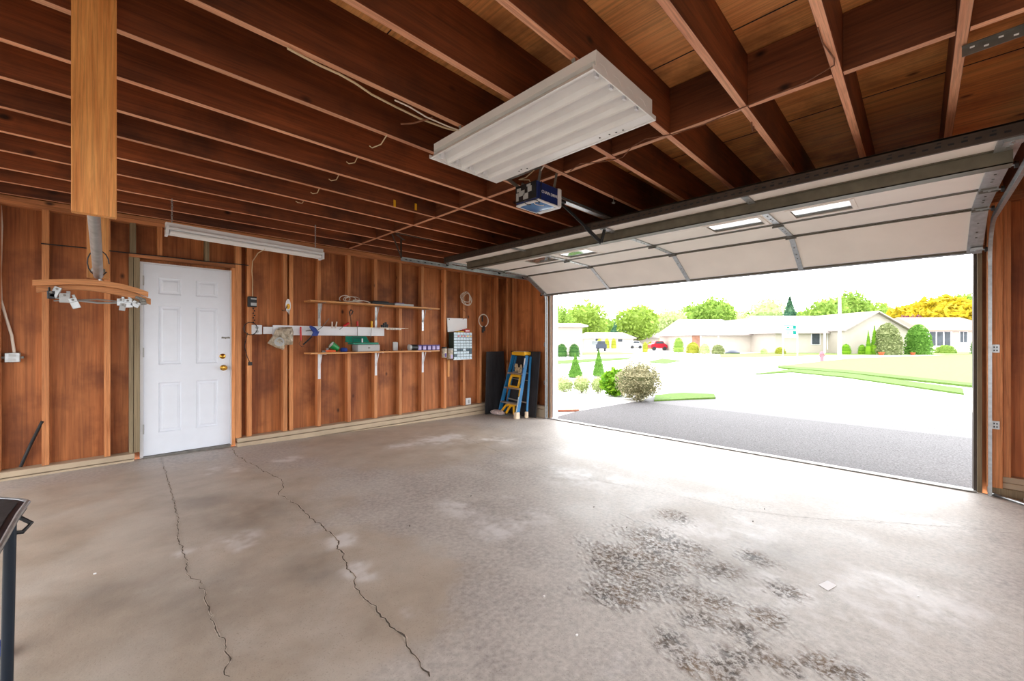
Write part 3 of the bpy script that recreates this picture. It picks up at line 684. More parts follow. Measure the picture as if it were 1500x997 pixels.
# ------------------------------------------------------------------ hanging planks, conduit and curved bow
pl = MB().box(pY(104, 200, 2.30).x, pY(171, 200, 2.30).x, 2.299, 2.336, pY(135, 313, 2.30).z, 2.785)
mpl = pl.build('hanging_plank', M['pine'], bevel=.002); mpl.location.y -= 0; tag(mpl, 'large pale pine plank hanging down in front at top left', 'plank', 'pale planks hung from the joists')
p2 = MB().box(pY(127, 380, 3.53).x, pY(160, 380, 3.53).x, 3.515, 3.553, pY(143, 407, 3.53).z, 2.78).build('hanging_plank', M['pine'], bevel=.002)
tag(p2, 'shorter pale plank behind the metal conduit, above the curved bow', 'plank', 'pale planks hung from the joists')
YB = 3.44
top = pY(138, 320, 2.72); bot = pY(144, 403, YB)
cd = MB().tube([top+(top-bot)*.36, top, bot], .022, 16).build('metal_conduit', M['galv'], smooth=True); tag(cd, 'slanting galvanised pipe running down to the curved wooden bow', 'pipe')
MB().lathe([(.03, 0), (.03, .02)], bot+Vector((0, 0, .02)), 16).build('collar', M['steel'], cd, smooth=True)
MB().tube([bot+Vector((0, 0, .01)), bot+Vector((.01, 0, -.03))], .008, 8).build('bolt', M['galv'], cd)
MB().tube([bot+Vector((.045*math.cos(a), -.03, .07+.075*math.sin(a))) for a in [k*.4 for k in range(15)]], .0035, 6).build('wire_tie', M['black'], cd)
bw = thing('curved_wooden_bow', 'curved two-layer plywood bow with clamps hanging at left before the door', 'wooden bow', pY(135, 415, YB))
def bow(px, y0, y1, th, nm):
    mb = MB(); P = [pY(x, y, YB) for x, y in px]; Q = []
    for i in range(len(P)-1):
        for k in range(6):
            t = k/6; p0 = P[max(0, i-1)]; p1 = P[i]; p2_ = P[i+1]; p3 = P[min(len(P)-1, i+2)]
            Q.append(.5*((2*p1)+(p2_-p0)*t+(2*p0-5*p1+4*p2_-p3)*t*t+(3*p1-p0-3*p2_+p3)*t**3))
    Q.append(P[-1]); vs = []
    for q in Q:
        for yy in (y0, y1):
            for dz in (0, -th): vs.append((q.x, yy, q.z+dz))
    n = len(Q); fs = []
    for i in range(n-1): a = 4*i; c = a+4; fs += [(a, c, c+1, a+1), (a+2, a+3, c+3, c+2), (a, a+2, c+2, c), (a+1, c+1, c+3, a+3)]
    fs += [(0, 1, 3, 2), (4*n-4, 4*n-2, 4*n-1, 4*n-3)]
    return mb.add(vs, fs).build(nm, M['ply_bow'], bw)
bow([(49, 411), (80, 410), (110, 409.5), (140, 411), (170, 415), (195, 421), (216, 428)], YB-.06, YB-.02, .03, 'upper_strip')
bow([(53, 418), (80, 415), (110, 414.5), (140, 417), (170, 422), (195, 428), (221, 437)], YB+.0, YB+.04, .035, 'lower_strip')
rl = pY(70, 431, YB); rr_ = pY(208, 443, YB)
MB().tube([rl+Vector((0,0,-.01)), (rl+rr_)/2+Vector((0,0,-.022)), rr_], .006, 8).tube([rl+Vector((.02,0.03,-.03)), (rl+rr_)/2+Vector((0,.03,.0)), rr_+Vector((-.02,.03,0))], .004, 8).build('rod', M['galv'], bw)
def clamp(px, py, m1, w_, h_, tw):
    p = pY(px, py, YB-.01); a = math.radians(tw); cx, sx_ = math.cos(a), math.sin(a)
    o = MB().obox(p, Vector((cx, 0, sx_))*w_/2, (0, .02, 0), Vector((-sx_, 0, cx))*h_*.18).obox(p+Vector((-sx_, 0, cx))*(-h_*.3)+Vector((0,-.014,0)), Vector((cx, 0, sx_))*w_/2, (0, .003, 0), Vector((-sx_, 0, cx))*h_*.4)
    o.obox(p+Vector((cx, 0, sx_))*w_*.3+Vector((0,.016,0)), Vector((cx, 0, sx_))*w_*.2, (0, .003, 0), Vector((-sx_, 0, cx))*h_*.45); o.build('clamp', m1, bw, bevel=.002)
    MB().lathe([(.006, -.03), (.006, .03)], p, 8, (0, 1, 0)).build('clamp_bolt', M['steel'], bw)
clamp(84, 423, M['galv'], .03, .07, -20); clamp(75, 428, M['black'], .03, .05, 0); clamp(95, 432, M['grey'], .042, .06, 0); clamp(107, 439, M['galv'], .035, .07, 20)
clamp(177, 439, M['galv'], .034, .05, 0); clamp(180, 446, M['grey'], .028, .05, -8); clamp(187, 440, M['galv'], .04, .06, 5); clamp(200, 443, M['galv'], .04, .04, -30); clamp(209, 440, M['steel'], .03, .035, 10)
clamp(206, 436, M['steel'], .05, .02, -20)
MB().tube([pY(72, 420, YB), pY(72, 429, YB), pY(78, 434, YB), pY(82, 429, YB)], .005, 6).build('wire_hook', M['black'], bw)

# ------------------------------------------------------------------ cables and hooks on the joists
def cable(px, z, r, m_, label, name='cable', group=None):
    o = MB().tube([pZ(x, y, zz) for (x, y), zz in zip(px, z if isinstance(z, list) else [z]*len(px))], r, 6).build(name, m_); return tag(o, label, 'cable', group)
cable([(421,70),(445,83),(470,96),(497,108),(520,121),(545,138),(580,156),(615,173),(650,186),(686,196)], 2.495, .0055, M['cable'], 'cream cable stapled under the joist, running to the big light fixture')
cable([(578,146),(600,156),(625,171),(655,184),(682,194)], [2.49,2.47,2.46,2.47,2.48], .004, M['wire'], 'thin loose cable hanging beside the long cream cable')
cable([(587,181),(605,180),(622,175),(634,171)], [2.46,2.465,2.48,2.5], .005, M['rust'], 'short bent cable end poking out below the cream cable')
cable([(835,250),(850,239),(868,238),(890,235),(912,230),(925,215),(945,203),(985,196),(1030,182),(1088,157),(1125,142),(1180,120),(1222,95),(1222,85),(1205,62),(1198,40)], [2.44,2.45,2.46,2.48]+[2.498]*12, .0032, M['rust'], 'thin dark wire stapled along the blocking from opener to right-hand joist')
cable([(0,289),(60,298),(102,308),(160,319),(242,334),(330,349)], 2.495, .007, M['cable'], 'cream cable along the top plate above the white door')
o = MB().tube([pY(x, y, 5.69) for x, y in ((60,356),(120,362),(190,370),(250,376),(300,382),(345,386),(364,388))], .006, 6).build('cable', M['black']); tag(o, 'black cable across the studs above the white door', 'cable')
for px, lb in (((553,210),(545,216)), 'nearest the big fixture'), (((521,234),(511,239)), 'second from the big fixture'), (((495,259),(485,264)), 'middle of the row'), (((468,278),(458,283)), 'fourth from the big fixture'), (((444,297),(436,296)), 'farthest from the big fixture'):
    a = pZ(px[0][0]+4, px[0][1]-6, 2.505); a.y = min(JY, key=lambda q_: abs(q_-a.y)); c = pZ(*px[1], 2.44)
    o = MB().tube([a, (a+c)/2+Vector((.01, 0, -.015)), c, c+Vector((-.012, .01, .012))], .0035, 6).build('hook', M['cable']); tag(o, 'bent metal hook under a joist left of the fixture, '+lb, 'hook', 'row of bent hooks under the joists')
a = pZ(1101, 178, 2.505); o = MB().tube([a, a+Vector((0,0,-.02)), a+Vector((.02,0,-.045)), a+Vector((.045,0,-.03)), a+Vector((.04,0,-.01))], .004, 6).build('hook', M['rust']); tag(o, 'brown screw hook under the joist right of the big fixture', 'hook')
a = pZ(902, 297, 2.444); a.y = 1.935; o = MB().lathe([(.012, 0), (.018, .01), (.006, .02), (.002, .06)], a, 12).build('hook', M['steel']); tag(o, 'small round metal knob in the dark just behind the opener rail', 'knob')
for x, y, yy, nm in ((578, 297, 3.5565, 'left'), (609, 302, 3.5565, 'right')):
    p = pY(x, y, yy); o = MB().box(p.x-.012, p.x+.012, yy-.002, yy, p.z-.035, p.z+.03).build('paper_tag', M['yellow']); tag(o, f'small yellow tag stapled on a joist side, the {nm}-hand one of two', 'tag', 'yellow tags on the joists')

# ------------------------------------------------------------------ wall electrics at left and centre
o = thing('outlet_box', 'small grey junction box with white cable at the far left wall', 'outlet', pY(18, 530, 5.74))
p = pY(18, 523, 5.74); MB().box(p.x-.045, p.x+.045, 5.73, 5.79, p.z-.042, p.z+.042).build('box', M['galv'], o, bevel=.004)
for s_ in (-1, 1): MB().box(p.x-.02, p.x+.02, 5.726, 5.73, p.z+s_*.02-.012, p.z+s_*.02+.012).build('socket', M['grey'], o)
MB().box(p.x-.065, p.x-.046, 5.75, 5.78, p.z-.01, p.z+.01).box(p.x+.046, p.x+.065, 5.75, 5.78, p.z-.01, p.z+.01).build('ear', M['steel'], o)
MB().tube([pY(0, 300, 5.77), pY(2, 330, 5.77), pY(1, 360, 5.77), pY(0, 400, 5.77), pY(1, 438, 5.77), pY(9, 465, 5.77), pY(17, 490, 5.77), pY(21, 516, 5.77)], .010, 8).build('cable', M['wire'], o)
o = MB().tube([pY(30, 683, 5.76), pY(45, 650, 5.75), pY(62, 616, 5.70)], .012, 8).build('hose', M['black']); tag(o, 'black hose leaning on the plywood low at the far left', 'hose')
o = thing('wall_button', 'small black wall control on the stud right of the white door', 'wall control', pY(367, 449, 5.69))
p = pY(368, 441, 5.68); MB().box(p.x-.038, p.x+.055, 5.655, 5.699, p.z-.065, p.z+.06).build('box', M['black'], o, bevel=.006)
MB().box(p.x-.01, p.x+.05, 5.65, 5.656, p.z-.05, p.z-.015).box(p.x-.01, p.x+.05, 5.65, 5.656, p.z+.025, p.z+.04).build('button', M['grey'], o)
c = MB()
for k in range(7): c.lathe([(.006, 0), (.010, .008), (.006, .016)], (p.x+.02+.012*(k % 2), 5.67, p.z-.09-k*.028), 8)
c.build('hanging_chain', M['black'], o)
o = thing('outlet_box', 'white double outlet with coiled black cord at the left end of the white rail', 'outlet', pY(376, 488, 5.72))
p = pY(376, 482, 5.70); MB().box(p.x-.055, p.x+.055, 5.685, 5.79, p.z-.055, p.z+.055).build('box', M['white'], o, bevel=.003)
for s_ in (-1, 1): MB().lathe([(.018, 0), (.018, .004)], (p.x, 5.685, p.z+s_*.024), 14, (0,-1,0)).build('socket', M['grey'], o)
MB().tube([(p.x-.07+.07*math.cos(a), 5.67, p.z+.01+.075*math.sin(a)) for a in [k*.42 for k in range(15)]], .005, 6, closed=True).tube([(p.x-.1, 5.67, p.z-.04), (p.x-.13, 5.69, p.z-.2), (p.x-.1, 5.69, p.z-.33), (p.x-.07, 5.69, p.z-.40)], .004, 6).build('black_cord', M['black'], o)
MB().box(p.x-.09, p.x-.05, 5.68, 5.70, p.z-.43, p.z-.39).build('plug', M['black'], o)
p = pY(422, 447, 5.68); o = thing('oval_tag', 'oval yellow and white tag hooked on the paired studs', 'tag', (p.x, 5.68, p.z-.12))
MB().prism([(p.x+.03*math.cos(a), 5.676, p.z+.085*math.sin(a)) for a in [k*PI/10 for k in range(20)]], (0, .01, 0)).build('card', M['paper'], o)
MB().prism([(p.x+.022*math.cos(a), 5.673, p.z-.01+.035*math.sin(a)) for a in [k*PI/8 for k in range(16)]], (0, .003, 0)).build('yellow_patch', M['yellow'], o)
MB().prism([(p.x-.012, 5.672, p.z-.05), (p.x+.02, 5.672, p.z-.05), (p.x+.01, 5.672, p.z-.12)], (0, .004, 0)).build('tip', M['grey'], o)
MB().tube([(p.x-.07, 5.69, p.z-.06), (p.x-.04, 5.67, p.z-.07), (p.x-.01, 5.67, p.z)], .004, 6).build('clip', M['black'], o)

# ------------------------------------------------------------------ the white tool rail and what hangs from it
YR = 5.672
ra, rb = pY(400, 475, YR), pY(563, 492, YR)
o = thing('tool_rail', 'long white board nailed across the studs holding tools', 'tool rail', (2.2, YR, 1.29))
MB().box(pY(386, 480, YR).x, ra.x-.002, YR, 5.698, 1.305, 1.392).box(ra.x, rb.x, YR, 5.698, 1.292, 1.415).build('board', M['white'], o, bevel=.002)
YT = 5.655
o = thing('plastic_bag', 'crumpled cloudy plastic bags of parts hanging over the left of the white rail', 'bag', pY(412, 512, YT))
def bag(px, y0, nm, seed):
    rr = random.Random(seed); mb = MB(); P = [pY(x, y, y0) for x, y in px]; c = sum(P, Vector())/len(P); n = len(P)*6; rings = 7; vs = []
    for k in range(rings+1):
        f = 1-k/rings
        for i in range(n):
            a, b_ = P[(i//6) % len(P)], P[(i//6+1) % len(P)]; e = a+(b_-a)*((i % 6)/6); q = c+(e-c)*f
            vs.append((q.x+rr.uniform(-.006, .006)*(k > 0), y0-.045*math.sqrt(max(0, 1-f*f))-rr.uniform(0, .014)*(k > 0), q.z+rr.uniform(-.006, .006)*(k > 0)))
    fs = [(k*n+i, k*n+(i+1) % n, (k+1)*n+(i+1) % n, (k+1)*n+i) for k in range(rings) for i in range(n)]
    mb.add(vs, fs); m_ = len(mb.v); mb.sheet([(p_.x, y0+.012, p_.z) for p_ in P]); mb.build(nm, M['plastic_bag'], o, smooth=True)
bag([(408,479),(428,478),(430,485),(429,504),(415,505),(404,495)], 5.66, 'rear_bag', 3)
bag([(405,481),(413,480),(418,495),(419,500),(416,512),(404,508),(392,502),(399,492)], 5.635, 'front_bag', 5)
p = pY(409, 500, 5.59); MB().lathe([(.055, 0), (.055, .012), (.04, .014), (.04, .004)], p, 20, (0,-1,0)).build('round_disc', M['grey'], o, smooth=True)
def tool(name, label, cat, px, r, m_, Y=YT, m2=None, px2=None, r2=.006, n2='blade'):
    P = [pY(x, y, Y) for x, y in px]; lo = min(P, key=lambda q: q.z)
    t = thing(name, label, cat, lo); MB().tube(P, r, 8).build('handle', m_, t, smooth=True)
    if px2: MB().tube([pY(x, y, Y) for x, y in px2], r2, 8).build(n2, m2, t, smooth=True)
    return t
t = tool('hacksaw', 'red-handled tool hanging below the white rail, right of the bags', 'tool', [(440.5,478),(440.5,486),(441,498)], [.010,.012,.009], M['red'], m2=M['rust'], px2=[(441,498),(438,503),(442,507),(446,506)], n2='frame')
t = tool('caulking_gun', 'blue caulking gun hooked over the white rail', 'caulking gun', [(454,477),(460,482),(464,487)], [.014,.034,.028], M['bluetool'], Y=5.63, m2=M['steel'], px2=[(464,484),(472,478),(482,466)], r2=.004, n2='rod')
MB().tube([pY(457,492,5.63), pY(451,498,5.63), pY(444,504,5.63)], .010, 6).build('nozzle', M['black'], t); MB().tube([pY(448,484,5.63), pY(455,483,5.63), pY(461,484,5.63)], .008, 6).build('trigger', M['steel'], t); MB().obox(pY(462,488,5.62), (.035,0,.0), (0,.012,0), (.012,0,.03)).build('grip', M['bluetool'], t)
for x0, x1, lb in ((486.5,486.5,'left one of two thin white sticks standing in the white rail'), (491.5,493.5,'right one of two thin white sticks, leaning, in the white rail')):
    tool('white_stick', lb, 'stick', [(x0,480),(x1,470.5)], .009, M['wire'])
tool('screwdriver', 'orange-red handled screwdriver stuck slanting in the white rail', 'screwdriver', [(503.5,477),(511,472.5)], [.015,.018], M['red'], m2=M['steel'], px2=[(497.5,482),(503.5,477)], r2=.004)
t = tool('pruning_shears', 'dark long-jawed shears standing up from the middle of the white rail', 'shears', [(514.5,478),(514.5,470),(513,462)], [.010,.013,.008], M['rust'], m2=M['black'], px2=[(513,462),(512,456),(514,453),(517,455),(515,460)], r2=.009, n2='jaw')
tool('screwdriver', 'dark red handled screwdriver standing upright in the white rail', 'screwdriver', [(523.5,476.5),(523.5,470)], [.014,.013], M['red'], m2=M['steel'], px2=[(523.5,491),(523.5,477)], r2=.004)
tool('screwdriver', 'yellow-green handled screwdriver in the right part of the white rail', 'screwdriver', [(544.5,479),(544.5,469.5)], [.016,.014], M['yellow'], m2=M['steel'], px2=[(543,494),(544,480)], r2=.004)

# ------------------------------------------------------------------ the two shelves
def shelf(zt, zb_, label, upmat, up):
    t = thing('wall_shelf', label, 'shelf', (2.9, 5.58, zb_))
    MB().box(1.90, 3.875, 5.46, 5.70, zb_, zt).build('board', M['pine_x'], t, bevel=.002)
    for x in (2.093, 2.90, 3.706):
        b = MB().box(x-.017, x+.017, 5.694, 5.6985, zb_-.34, zb_-.001).box(x-.013, x+.013, 5.48, 5.694, zb_-.006, zb_-.001)
        b.beam((x, 5.61, zb_-.012), (x, 5.69, zb_-.20), .009, .010); b.build('bracket', upmat, t)
shelf(1.742, 1.722, 'upper pale pine shelf on three brackets, holding cables and flat black gear', M['galv'], 1)
shelf(1.070, 1.050, 'lower pale pine shelf on three white brackets, holding a green toolbox', M['white'], 0)
ZS = 1.744
o = thing('cable_coil', 'tangled white cable coil lying on the upper shelf', 'cable', (pY(520, 437, 5.55).x, 5.55, ZS))
for k in range(5):
    cx, cy = pY([505,512,516,521,530][k], 430, 5.55).x, 5.55; a0 = R.random()*6
    MB().tube([(cx+(.10+.02*k)*math.cos(a)*.7, cy+.05*math.sin(a), ZS+.008+(.045 if k < 3 else .03)*(1+math.sin(a*1+a0))*(.9 if k < 3 else .55)) for a in [j*PI/8 for j in range(16)]], .0055, 6, closed=True).build('loop', M['wire'], o, smooth=True)
o = MB().lathe([(.05, 0), (.06, .01), (.045, .02)], (pY(497, 436, 5.6).x, 5.62, ZS), 16).build('black_puck', M['black']); tag(o, 'flat black round lump left of the white cable coil on the upper shelf', 'box')
def on_shelf(x0, x1, h, y0=5.52, y1=5.64, z=ZS): return MB().box(pY(x0, 440, (y0+y1)/2).x, pY(x1, 440, (y0+y1)/2).x, y0, y1, z, z+h)
o = on_shelf(541, 574, .035, 5.50, 5.68).build('flat_case', M['black'], bevel=.006); tag(o, 'flat black case on the upper shelf right of the cable coil', 'case')
MB().box(pY(543, 440, 5.6).x, pY(566, 440, 5.6).x, 5.52, 5.66, ZS+.036, ZS+.05).build('lid', M['black'], o, bevel=.004)
o = on_shelf(576, 603, .03, 5.48, 5.60).build('hand_saw', M['grey'], bevel=.003); tag(o, 'grey handled flat tool with dark blade near the right of the upper shelf', 'saw')
on_shelf(578, 590, .012, 5.50, 5.58, ZS+.031).build('handle', M['violet'], o)
o = on_shelf(604, 618, .012, 5.55, 5.64).build('black_tray', M['black'], bevel=.002); tag(o, 'thin black piece at the right end of the upper shelf clutter', 'tray')
ZL = 1.072
def lx_(x, Y=5.58): return pY(x, 513, Y).x
t = thing('toolbox', 'open green toolbox with grey drawer base on the lower shelf', 'toolbox', (lx_(532), 5.57, ZL))
a, b_ = lx_(520), lx_(552)
MB().box(a, b_, 5.49, 5.68, ZL, ZL+.095).build('base', M['grey'], t, bevel=.005)
MB().box(a-.06, b_-.01, 5.50, 5.68, ZL+.097, ZL+.125).build('tray', M['green'], t, bevel=.006)
MB().add([(a-.10, 5.60, ZL+.127), (b_-.10, 5.60, ZL+.127), (b_-.12, 5.655, ZL+.214), (a-.10, 5.655, ZL+.214), (a-.10, 5.68, ZL+.127), (b_-.10, 5.68, ZL+.127), (b_-.12, 5.668, ZL+.214), (a-.10, 5.668, ZL+.214)], [(0,1,2,3),(4,7,6,5),(0,4,5,1),(3,2,6,7),(0,3,7,4),(1,5,6,2)]).build('lid', M['green'], t, bevel=.006)
xm = (a+b_)/2-.12; MB().tube([(xm-.06, 5.60, ZL+.135), (xm-.06, 5.61, ZL+.19), (xm+.06, 5.61, ZL+.19), (xm+.06, 5.60, ZL+.135)], .006, 6).build('handle', M['dgreen'], t)
MB().box(xm+.05, xm+.065, 5.56, 5.575, ZL+.126, ZL+.18).build('latch', M['white'], t); MB().box((a+b_)/2-.015, (a+b_)/2+.015, 5.486, 5.49, ZL+.04, ZL+.06).build('catch', M['steel'], t)
c = pY(488, 508, 5.58); t = thing('green_cup', 'green plastic cup tipped on the lower shelf left of the toolbox', 'cup', (lx_(489), 5.58, ZL))
dv = Vector((-.8, 0, .55)).normalized(); MB().lathe([(.036, -.055), (.050, .055), (.045, .05), (.032, -.04)], (lx_(490), 5.58, ZL+.068), 18, dv).build('body', M['green2'], t, smooth=True)
MB().lathe([(.046, .050), (.044, .052)], (lx_(490), 5.58, ZL+.068), 18, dv).build('rim', M['white'], t)
t = MB().lathe([(.04, 0), (.052, .02), (.04, .05), (.01, .058)], (lx_(503), 5.57, ZL), 16).build('blue_scoop', M['bluetool'], smooth=True); tag(t, 'small blue plastic lump on the lower shelf beside the toolbox', 'bowl')
t = thing('orange_knife', 'orange handled utility tool lying at the left of the lower shelf', 'knife', (lx_(481), 5.54, ZL))
MB().box(lx_(476, 5.54), lx_(491, 5.54), 5.51, 5.55, ZL, ZL+.028).build('handle', M['orange'], t, bevel=.008); MB().box(lx_(471, 5.54), lx_(476, 5.54), 5.52, 5.54, ZL, ZL+.02).build('blade', M['steel'], t)
MB().lathe([(.018, 0), (.012, .03), (.018, .05)], (lx_(479), 5.57, ZL), 10).build('knob', M['grey'], t)
o = MB().box(lx_(577, 5.6), lx_(584, 5.6), 5.62, 5.64, ZL, ZL+.13).build('grey_card', M['grey'], bevel=.002); tag(o, 'small upright light grey card box on the lower shelf', 'box')
for k, (x, hh) in enumerate(((555, .02), (559, .018), (563, .022), (570, .018), (588, .03))):
    o = MB().lathe([(.012, 0), (.014, hh*.6), (.008, hh)], (lx_(x), 5.56, ZL), 10).build('small_fitting', M['rust'], smooth=True); tag(o, 'tiny dark metal fitting lying on the lower shelf between toolbox and spray can', 'fitting', 'small dark fittings on the lower shelf')
t = thing('spray_can', 'black spray can lying on the lower shelf with a pale end label', 'can', (lx_(597), 5.54, ZL))
MB().lathe([(.045, 0), (.045, .11), (.03, .125), (.012, .13)], (lx_(599.5), 5.54, ZL+.046), 20, (1, 0, 0)).build('body', M['black'], t, smooth=True)
MB().lathe([(.044, 0), (.046, -.01), (.046, -.035), (.03, -.045)], (lx_(599.5), 5.54, ZL+.046), 20, (1, 0, 0)).build('cap', M['grey'], t, smooth=True)
for k, x in enumerate((613, 620, 627, 633.5, 639.5)):
    nm = ['leftmost', 'second from the left', 'middle', 'second from the right', 'rightmost'][k]
    xx = lx_(x, 5.55); t = MB().box(xx-.036, xx+.034, 5.51, 5.60, ZL, ZL+.085).build('violet_carton', M['violet'], bevel=.003)
    tag(t, f'small violet carton with lilac label on the lower shelf, {nm} of five', 'carton', 'violet cartons on the lower shelf'); MB().box(xx-.026, xx+.026, 5.508, 5.51, ZL+.012, ZL+.062).build('label_patch', M['lilac'], t)
# little slotted rack under the upper shelf
t = thing('slotted_rack', 'narrow pale slotted rack with small black fittings right of the white rail', 'rack', (3.15, 5.64, 1.39))
x0, x1 = pY(556, 479, 5.62).x, pY(592, 479, 5.62).x
MB().box(x0, x1, 5.60, 5.69, 1.405, 1.415).box(x0+.1, x1-.06, 5.60, 5.606, 1.385, 1.405).build('strip', M['wire'], t)
hq = MB(); xx = x0+.14
while xx < x1-.10: hq.box(xx, xx+.011, 5.598, 5.6005, 1.389, 1.402); xx += .026
hq.build('slot', M['black'], t)
MB().box(x1, x1+.1, 5.66, 5.70, 1.408, 1.416).build('end_tab', M['cable'], t)
for k, (x, hh) in enumerate(((559.5, .04), (562.5, .065), (565, .08), (567, .05))):
    xx = pY(x, 478, 5.64).x; o = MB().lathe([(.016, 0), (.014, hh*.5), (.019, hh*.55), (.017, hh)], (xx, 5.64, 1.416), 10).build('threaded_fitting', M['black'], smooth=True); tag(o, 'small black fitting standing on the slotted rack', 'fitting', 'black fittings on the slotted rack')

# ------------------------------------------------------------------ small parts cabinet and neighbours
Yc = 5.56
t = thing('drawer_cabinet', 'small parts cabinet with a grid of clear drawers on the wall', 'drawer cabinet', (4.4, 5.62, .91))
xa, xb = pY(664.5, 500, Yc).x, pY(691, 500, Yc).x; z1, z0 = pY(678, 486, Yc).z, pY(678, 525.5, Yc).z
MB().box(xa-.004, xb+.004, Yc, 5.695, z0, z1).build('cabinet_body', M['dgreen'], t, bevel=.003)
MB().box(xa-.006, xb+.006, Yc-.004, Yc+.002, z0-.006, z0+.004).build('bottom_lip', M['galv'], t)
DK = {(1,6),(2,6),(4,6),(5,6),(5,7),(0,8)}
cw, ch = (xb-xa)/6, (z1-z0)/10
for j in range(10):
    for i in range(6):
        x, z = xa+i*cw, z1-(j+1)*ch
        d = MB().box(x+.004, x+cw-.004, Yc-.010, Yc-.002, z+.004, z+ch-.004).box(x+cw*.4, x+cw*.6, Yc-.018, Yc-.010, z+.008, z+.014).build('drawer', M['drawer_dark'] if (i, j) in DK else M['drawer'], t)
        if j == 1 and i >= 1: MB().box(x+.014, x+cw-.014, Yc-.013, Yc-.010, z+.018, z+ch-.010).build('drawer_label', M['red'] if i < 4 else M['yellow'], d)
x, z = pY(681, 483, 5.6).x, z1+.002
t = MB().box(x-.02, x+.09, 5.57, 5.66, z, z+.05).build('red_box', M['red'], bevel=.004); tag(t, 'small red box with white lettering on top of the drawer cabinet', 'box'); MB().box(x-.005, x+.075, 5.568, 5.57, z+.015, z+.035).build('white_stripe', M['paper'], t)
t = MB().box(x-.16, x-.03, 5.58, 5.68, z, z+.016).build('yellow_strip', M['yellow'], bevel=.002); tag(t, 'flat yellow piece on top of the drawer cabinet beside the red box', 'strip')
P = [pY(655, 465, 5.69), pY(684, 466, 5.69), pY(684, 480, 5.69), pY(669, 484.5, 5.69), pY(656, 485.5, 5.69)]
t = MB().prism(P, (0, .006, 0)).build('white_board', M['paper']); tag(t, 'plain white board nailed to the studs behind the drawer cabinet top', 'board')
p = pY(658, 467, 5.688); MB().lathe([(.01, 0), (.01, .004)], p, 8, (0,-1,0)).build('nail', M['black'], t)
MB().tube([pY(677,452,5.68), pY(683,456,5.67), pY(684,463,5.67), pY(678,467,5.68)], .004, 6).build('wire_hook', M['rust'], t)
for x, z_, rr, lb, m_ in ((660, 1.02, .052, 'clear plastic jar of mixed screws hanging left of the drawer cabinet', M['plastic_bag']), (651.5, 1.03, .045, 'smaller clear jar with violet contents and dark lid left of the drawer cabinet', M['plastic_bag'])):
    p = pY(x-.8, 500, 5.57); zb0 = pY(x, 525 if x > 655 else 523, 5.57).z; t = thing('plastic_jar', lb, 'jar', (p.x, 5.57, zb0))
    MB().lathe([(rr*.85, 0), (rr, .01), (rr, .14), (rr*.95, .15)], (p.x, 5.57, zb0), 16).build('jar_body', m_, t, smooth=True)
    MB().lathe([(rr*.7, 0), (rr*.72, .06), (rr*.3, .08)], (p.x, 5.57-rr*.34, zb0+.01), 12).build('contents', M['violet'] if x < 655 else M['lilac'], t)
    MB().lathe([(rr*1.04, 0), (rr*1.04, .02), (rr, .024)], (p.x, 5.57, zb0+.152), 16).build('lid', M['grey'] if x > 655 else M['black'], t, smooth=True)
p = pY(657, 526, 5.68); q = pY(657, 551, 5.68); t = MB().box(p.x-.02, p.x+.02, 5.67, 5.69, q.z, p.z).build('paint_stick', M['pine'], bevel=.002); tag(t, 'pale wooden paint stick hanging below the jars', 'stick')
c = pY(683, 436, 5.68); t = thing('cable_coil', 'white wire coil of several loops hung high above the drawer cabinet', 'cable', (c.x, 5.68, c.z-.13))
for rx, rz, ax, az, a0 in ((.115, .115, 0, 0, 0), (.10, .12, .012, -.01, .5), (.12, .09, -.01, .02, 1.1), (.085, .11, .02, -.02, 1.7)):
    MB().tube([(c.x+ax+rx*math.cos(a)*math.cos(a0*.3)-.02*math.sin(2*a+a0), 5.675+.01*math.sin(a+a0), c.z+az+rz*math.sin(a)) for a in [k*PI/12 for k in range(24)]], .0055, 6, closed=True).build('loop', M['wire'], t, smooth=True)
c = pY(708, 469, 5.69); t = thing('hoop', 'single round white hoop hung on the stud right of the drawer cabinet', 'hoop', (c.x, 5.69, c.z-.12))
MB().tube([(c.x+.115*math.cos(a), 5.685, c.z+.115*math.sin(a)) for a in [k*PI/14 for k in range(28)]], .009, 8, closed=True).build('ring', M['wire'], t, smooth=True)
MB().box(c.x-.03, c.x+.03, 5.67, 5.695, c.z-.19, c.z-.10).box(c.x-.05, c.x-.01, 5.66, 5.68, c.z-.22, c.z-.16).box(c.x-.045, c.x-.02, 5.67, 5.69, c.z-.02, c.z+.09).build('black_clip', M['black'], t, bevel=.004)
p = pY(686, 587, 5.70); t = thing('outlet_cover', 'white outlet cover low on the wall left of the ladder', 'outlet', (p.x, 5.7, p.z-.06))
MB().box(p.x-.055, p.x+.055, 5.69, 5.72, .085, .20).build('plate', M['white'], t, bevel=.004); MB().box(p.x-.02, p.x+.02, 5.687, 5.69, .11, .175).build('socket', M['grey'], t)

# ------------------------------------------------------------------ dark boards and blue ladder in the corner
def lean(P, nrm, th, name, label, sl_=True):
    t = MB().prism(P, Vector(nrm)*th).build(name, M['blackboard'], bevel=.003); return tag(t, label, 'board', 'dark boards leaning in the corner')
t = lean([(4.93, 5.57, -.105), (5.46, 5.57, -.12), (5.46, 5.64, 1.02), (5.02, 5.64, 1.02)], (0, -1, .06), .02, 'leaning_board', 'dark charcoal board leaning on the left wall behind the ladder')
t = lean([(5.39, 5.44, -.12), (5.39, 4.74, -.12), (5.465, 4.70, 1.03), (5.465, 5.40, 1.03)], (-1, 0, .06), .018, 'leaning_board', 'dark charcoal board with a thin rim leaning on the front wall beside the door track')
MB().beam((5.368, 4.75, -.10), (5.44, 4.71, 1.02), .02, .012, (1,0,0)).beam((5.44, 4.71, 1.02), (5.44, 5.40, 1.02), .012, .02).build('rim', M['black'], t)
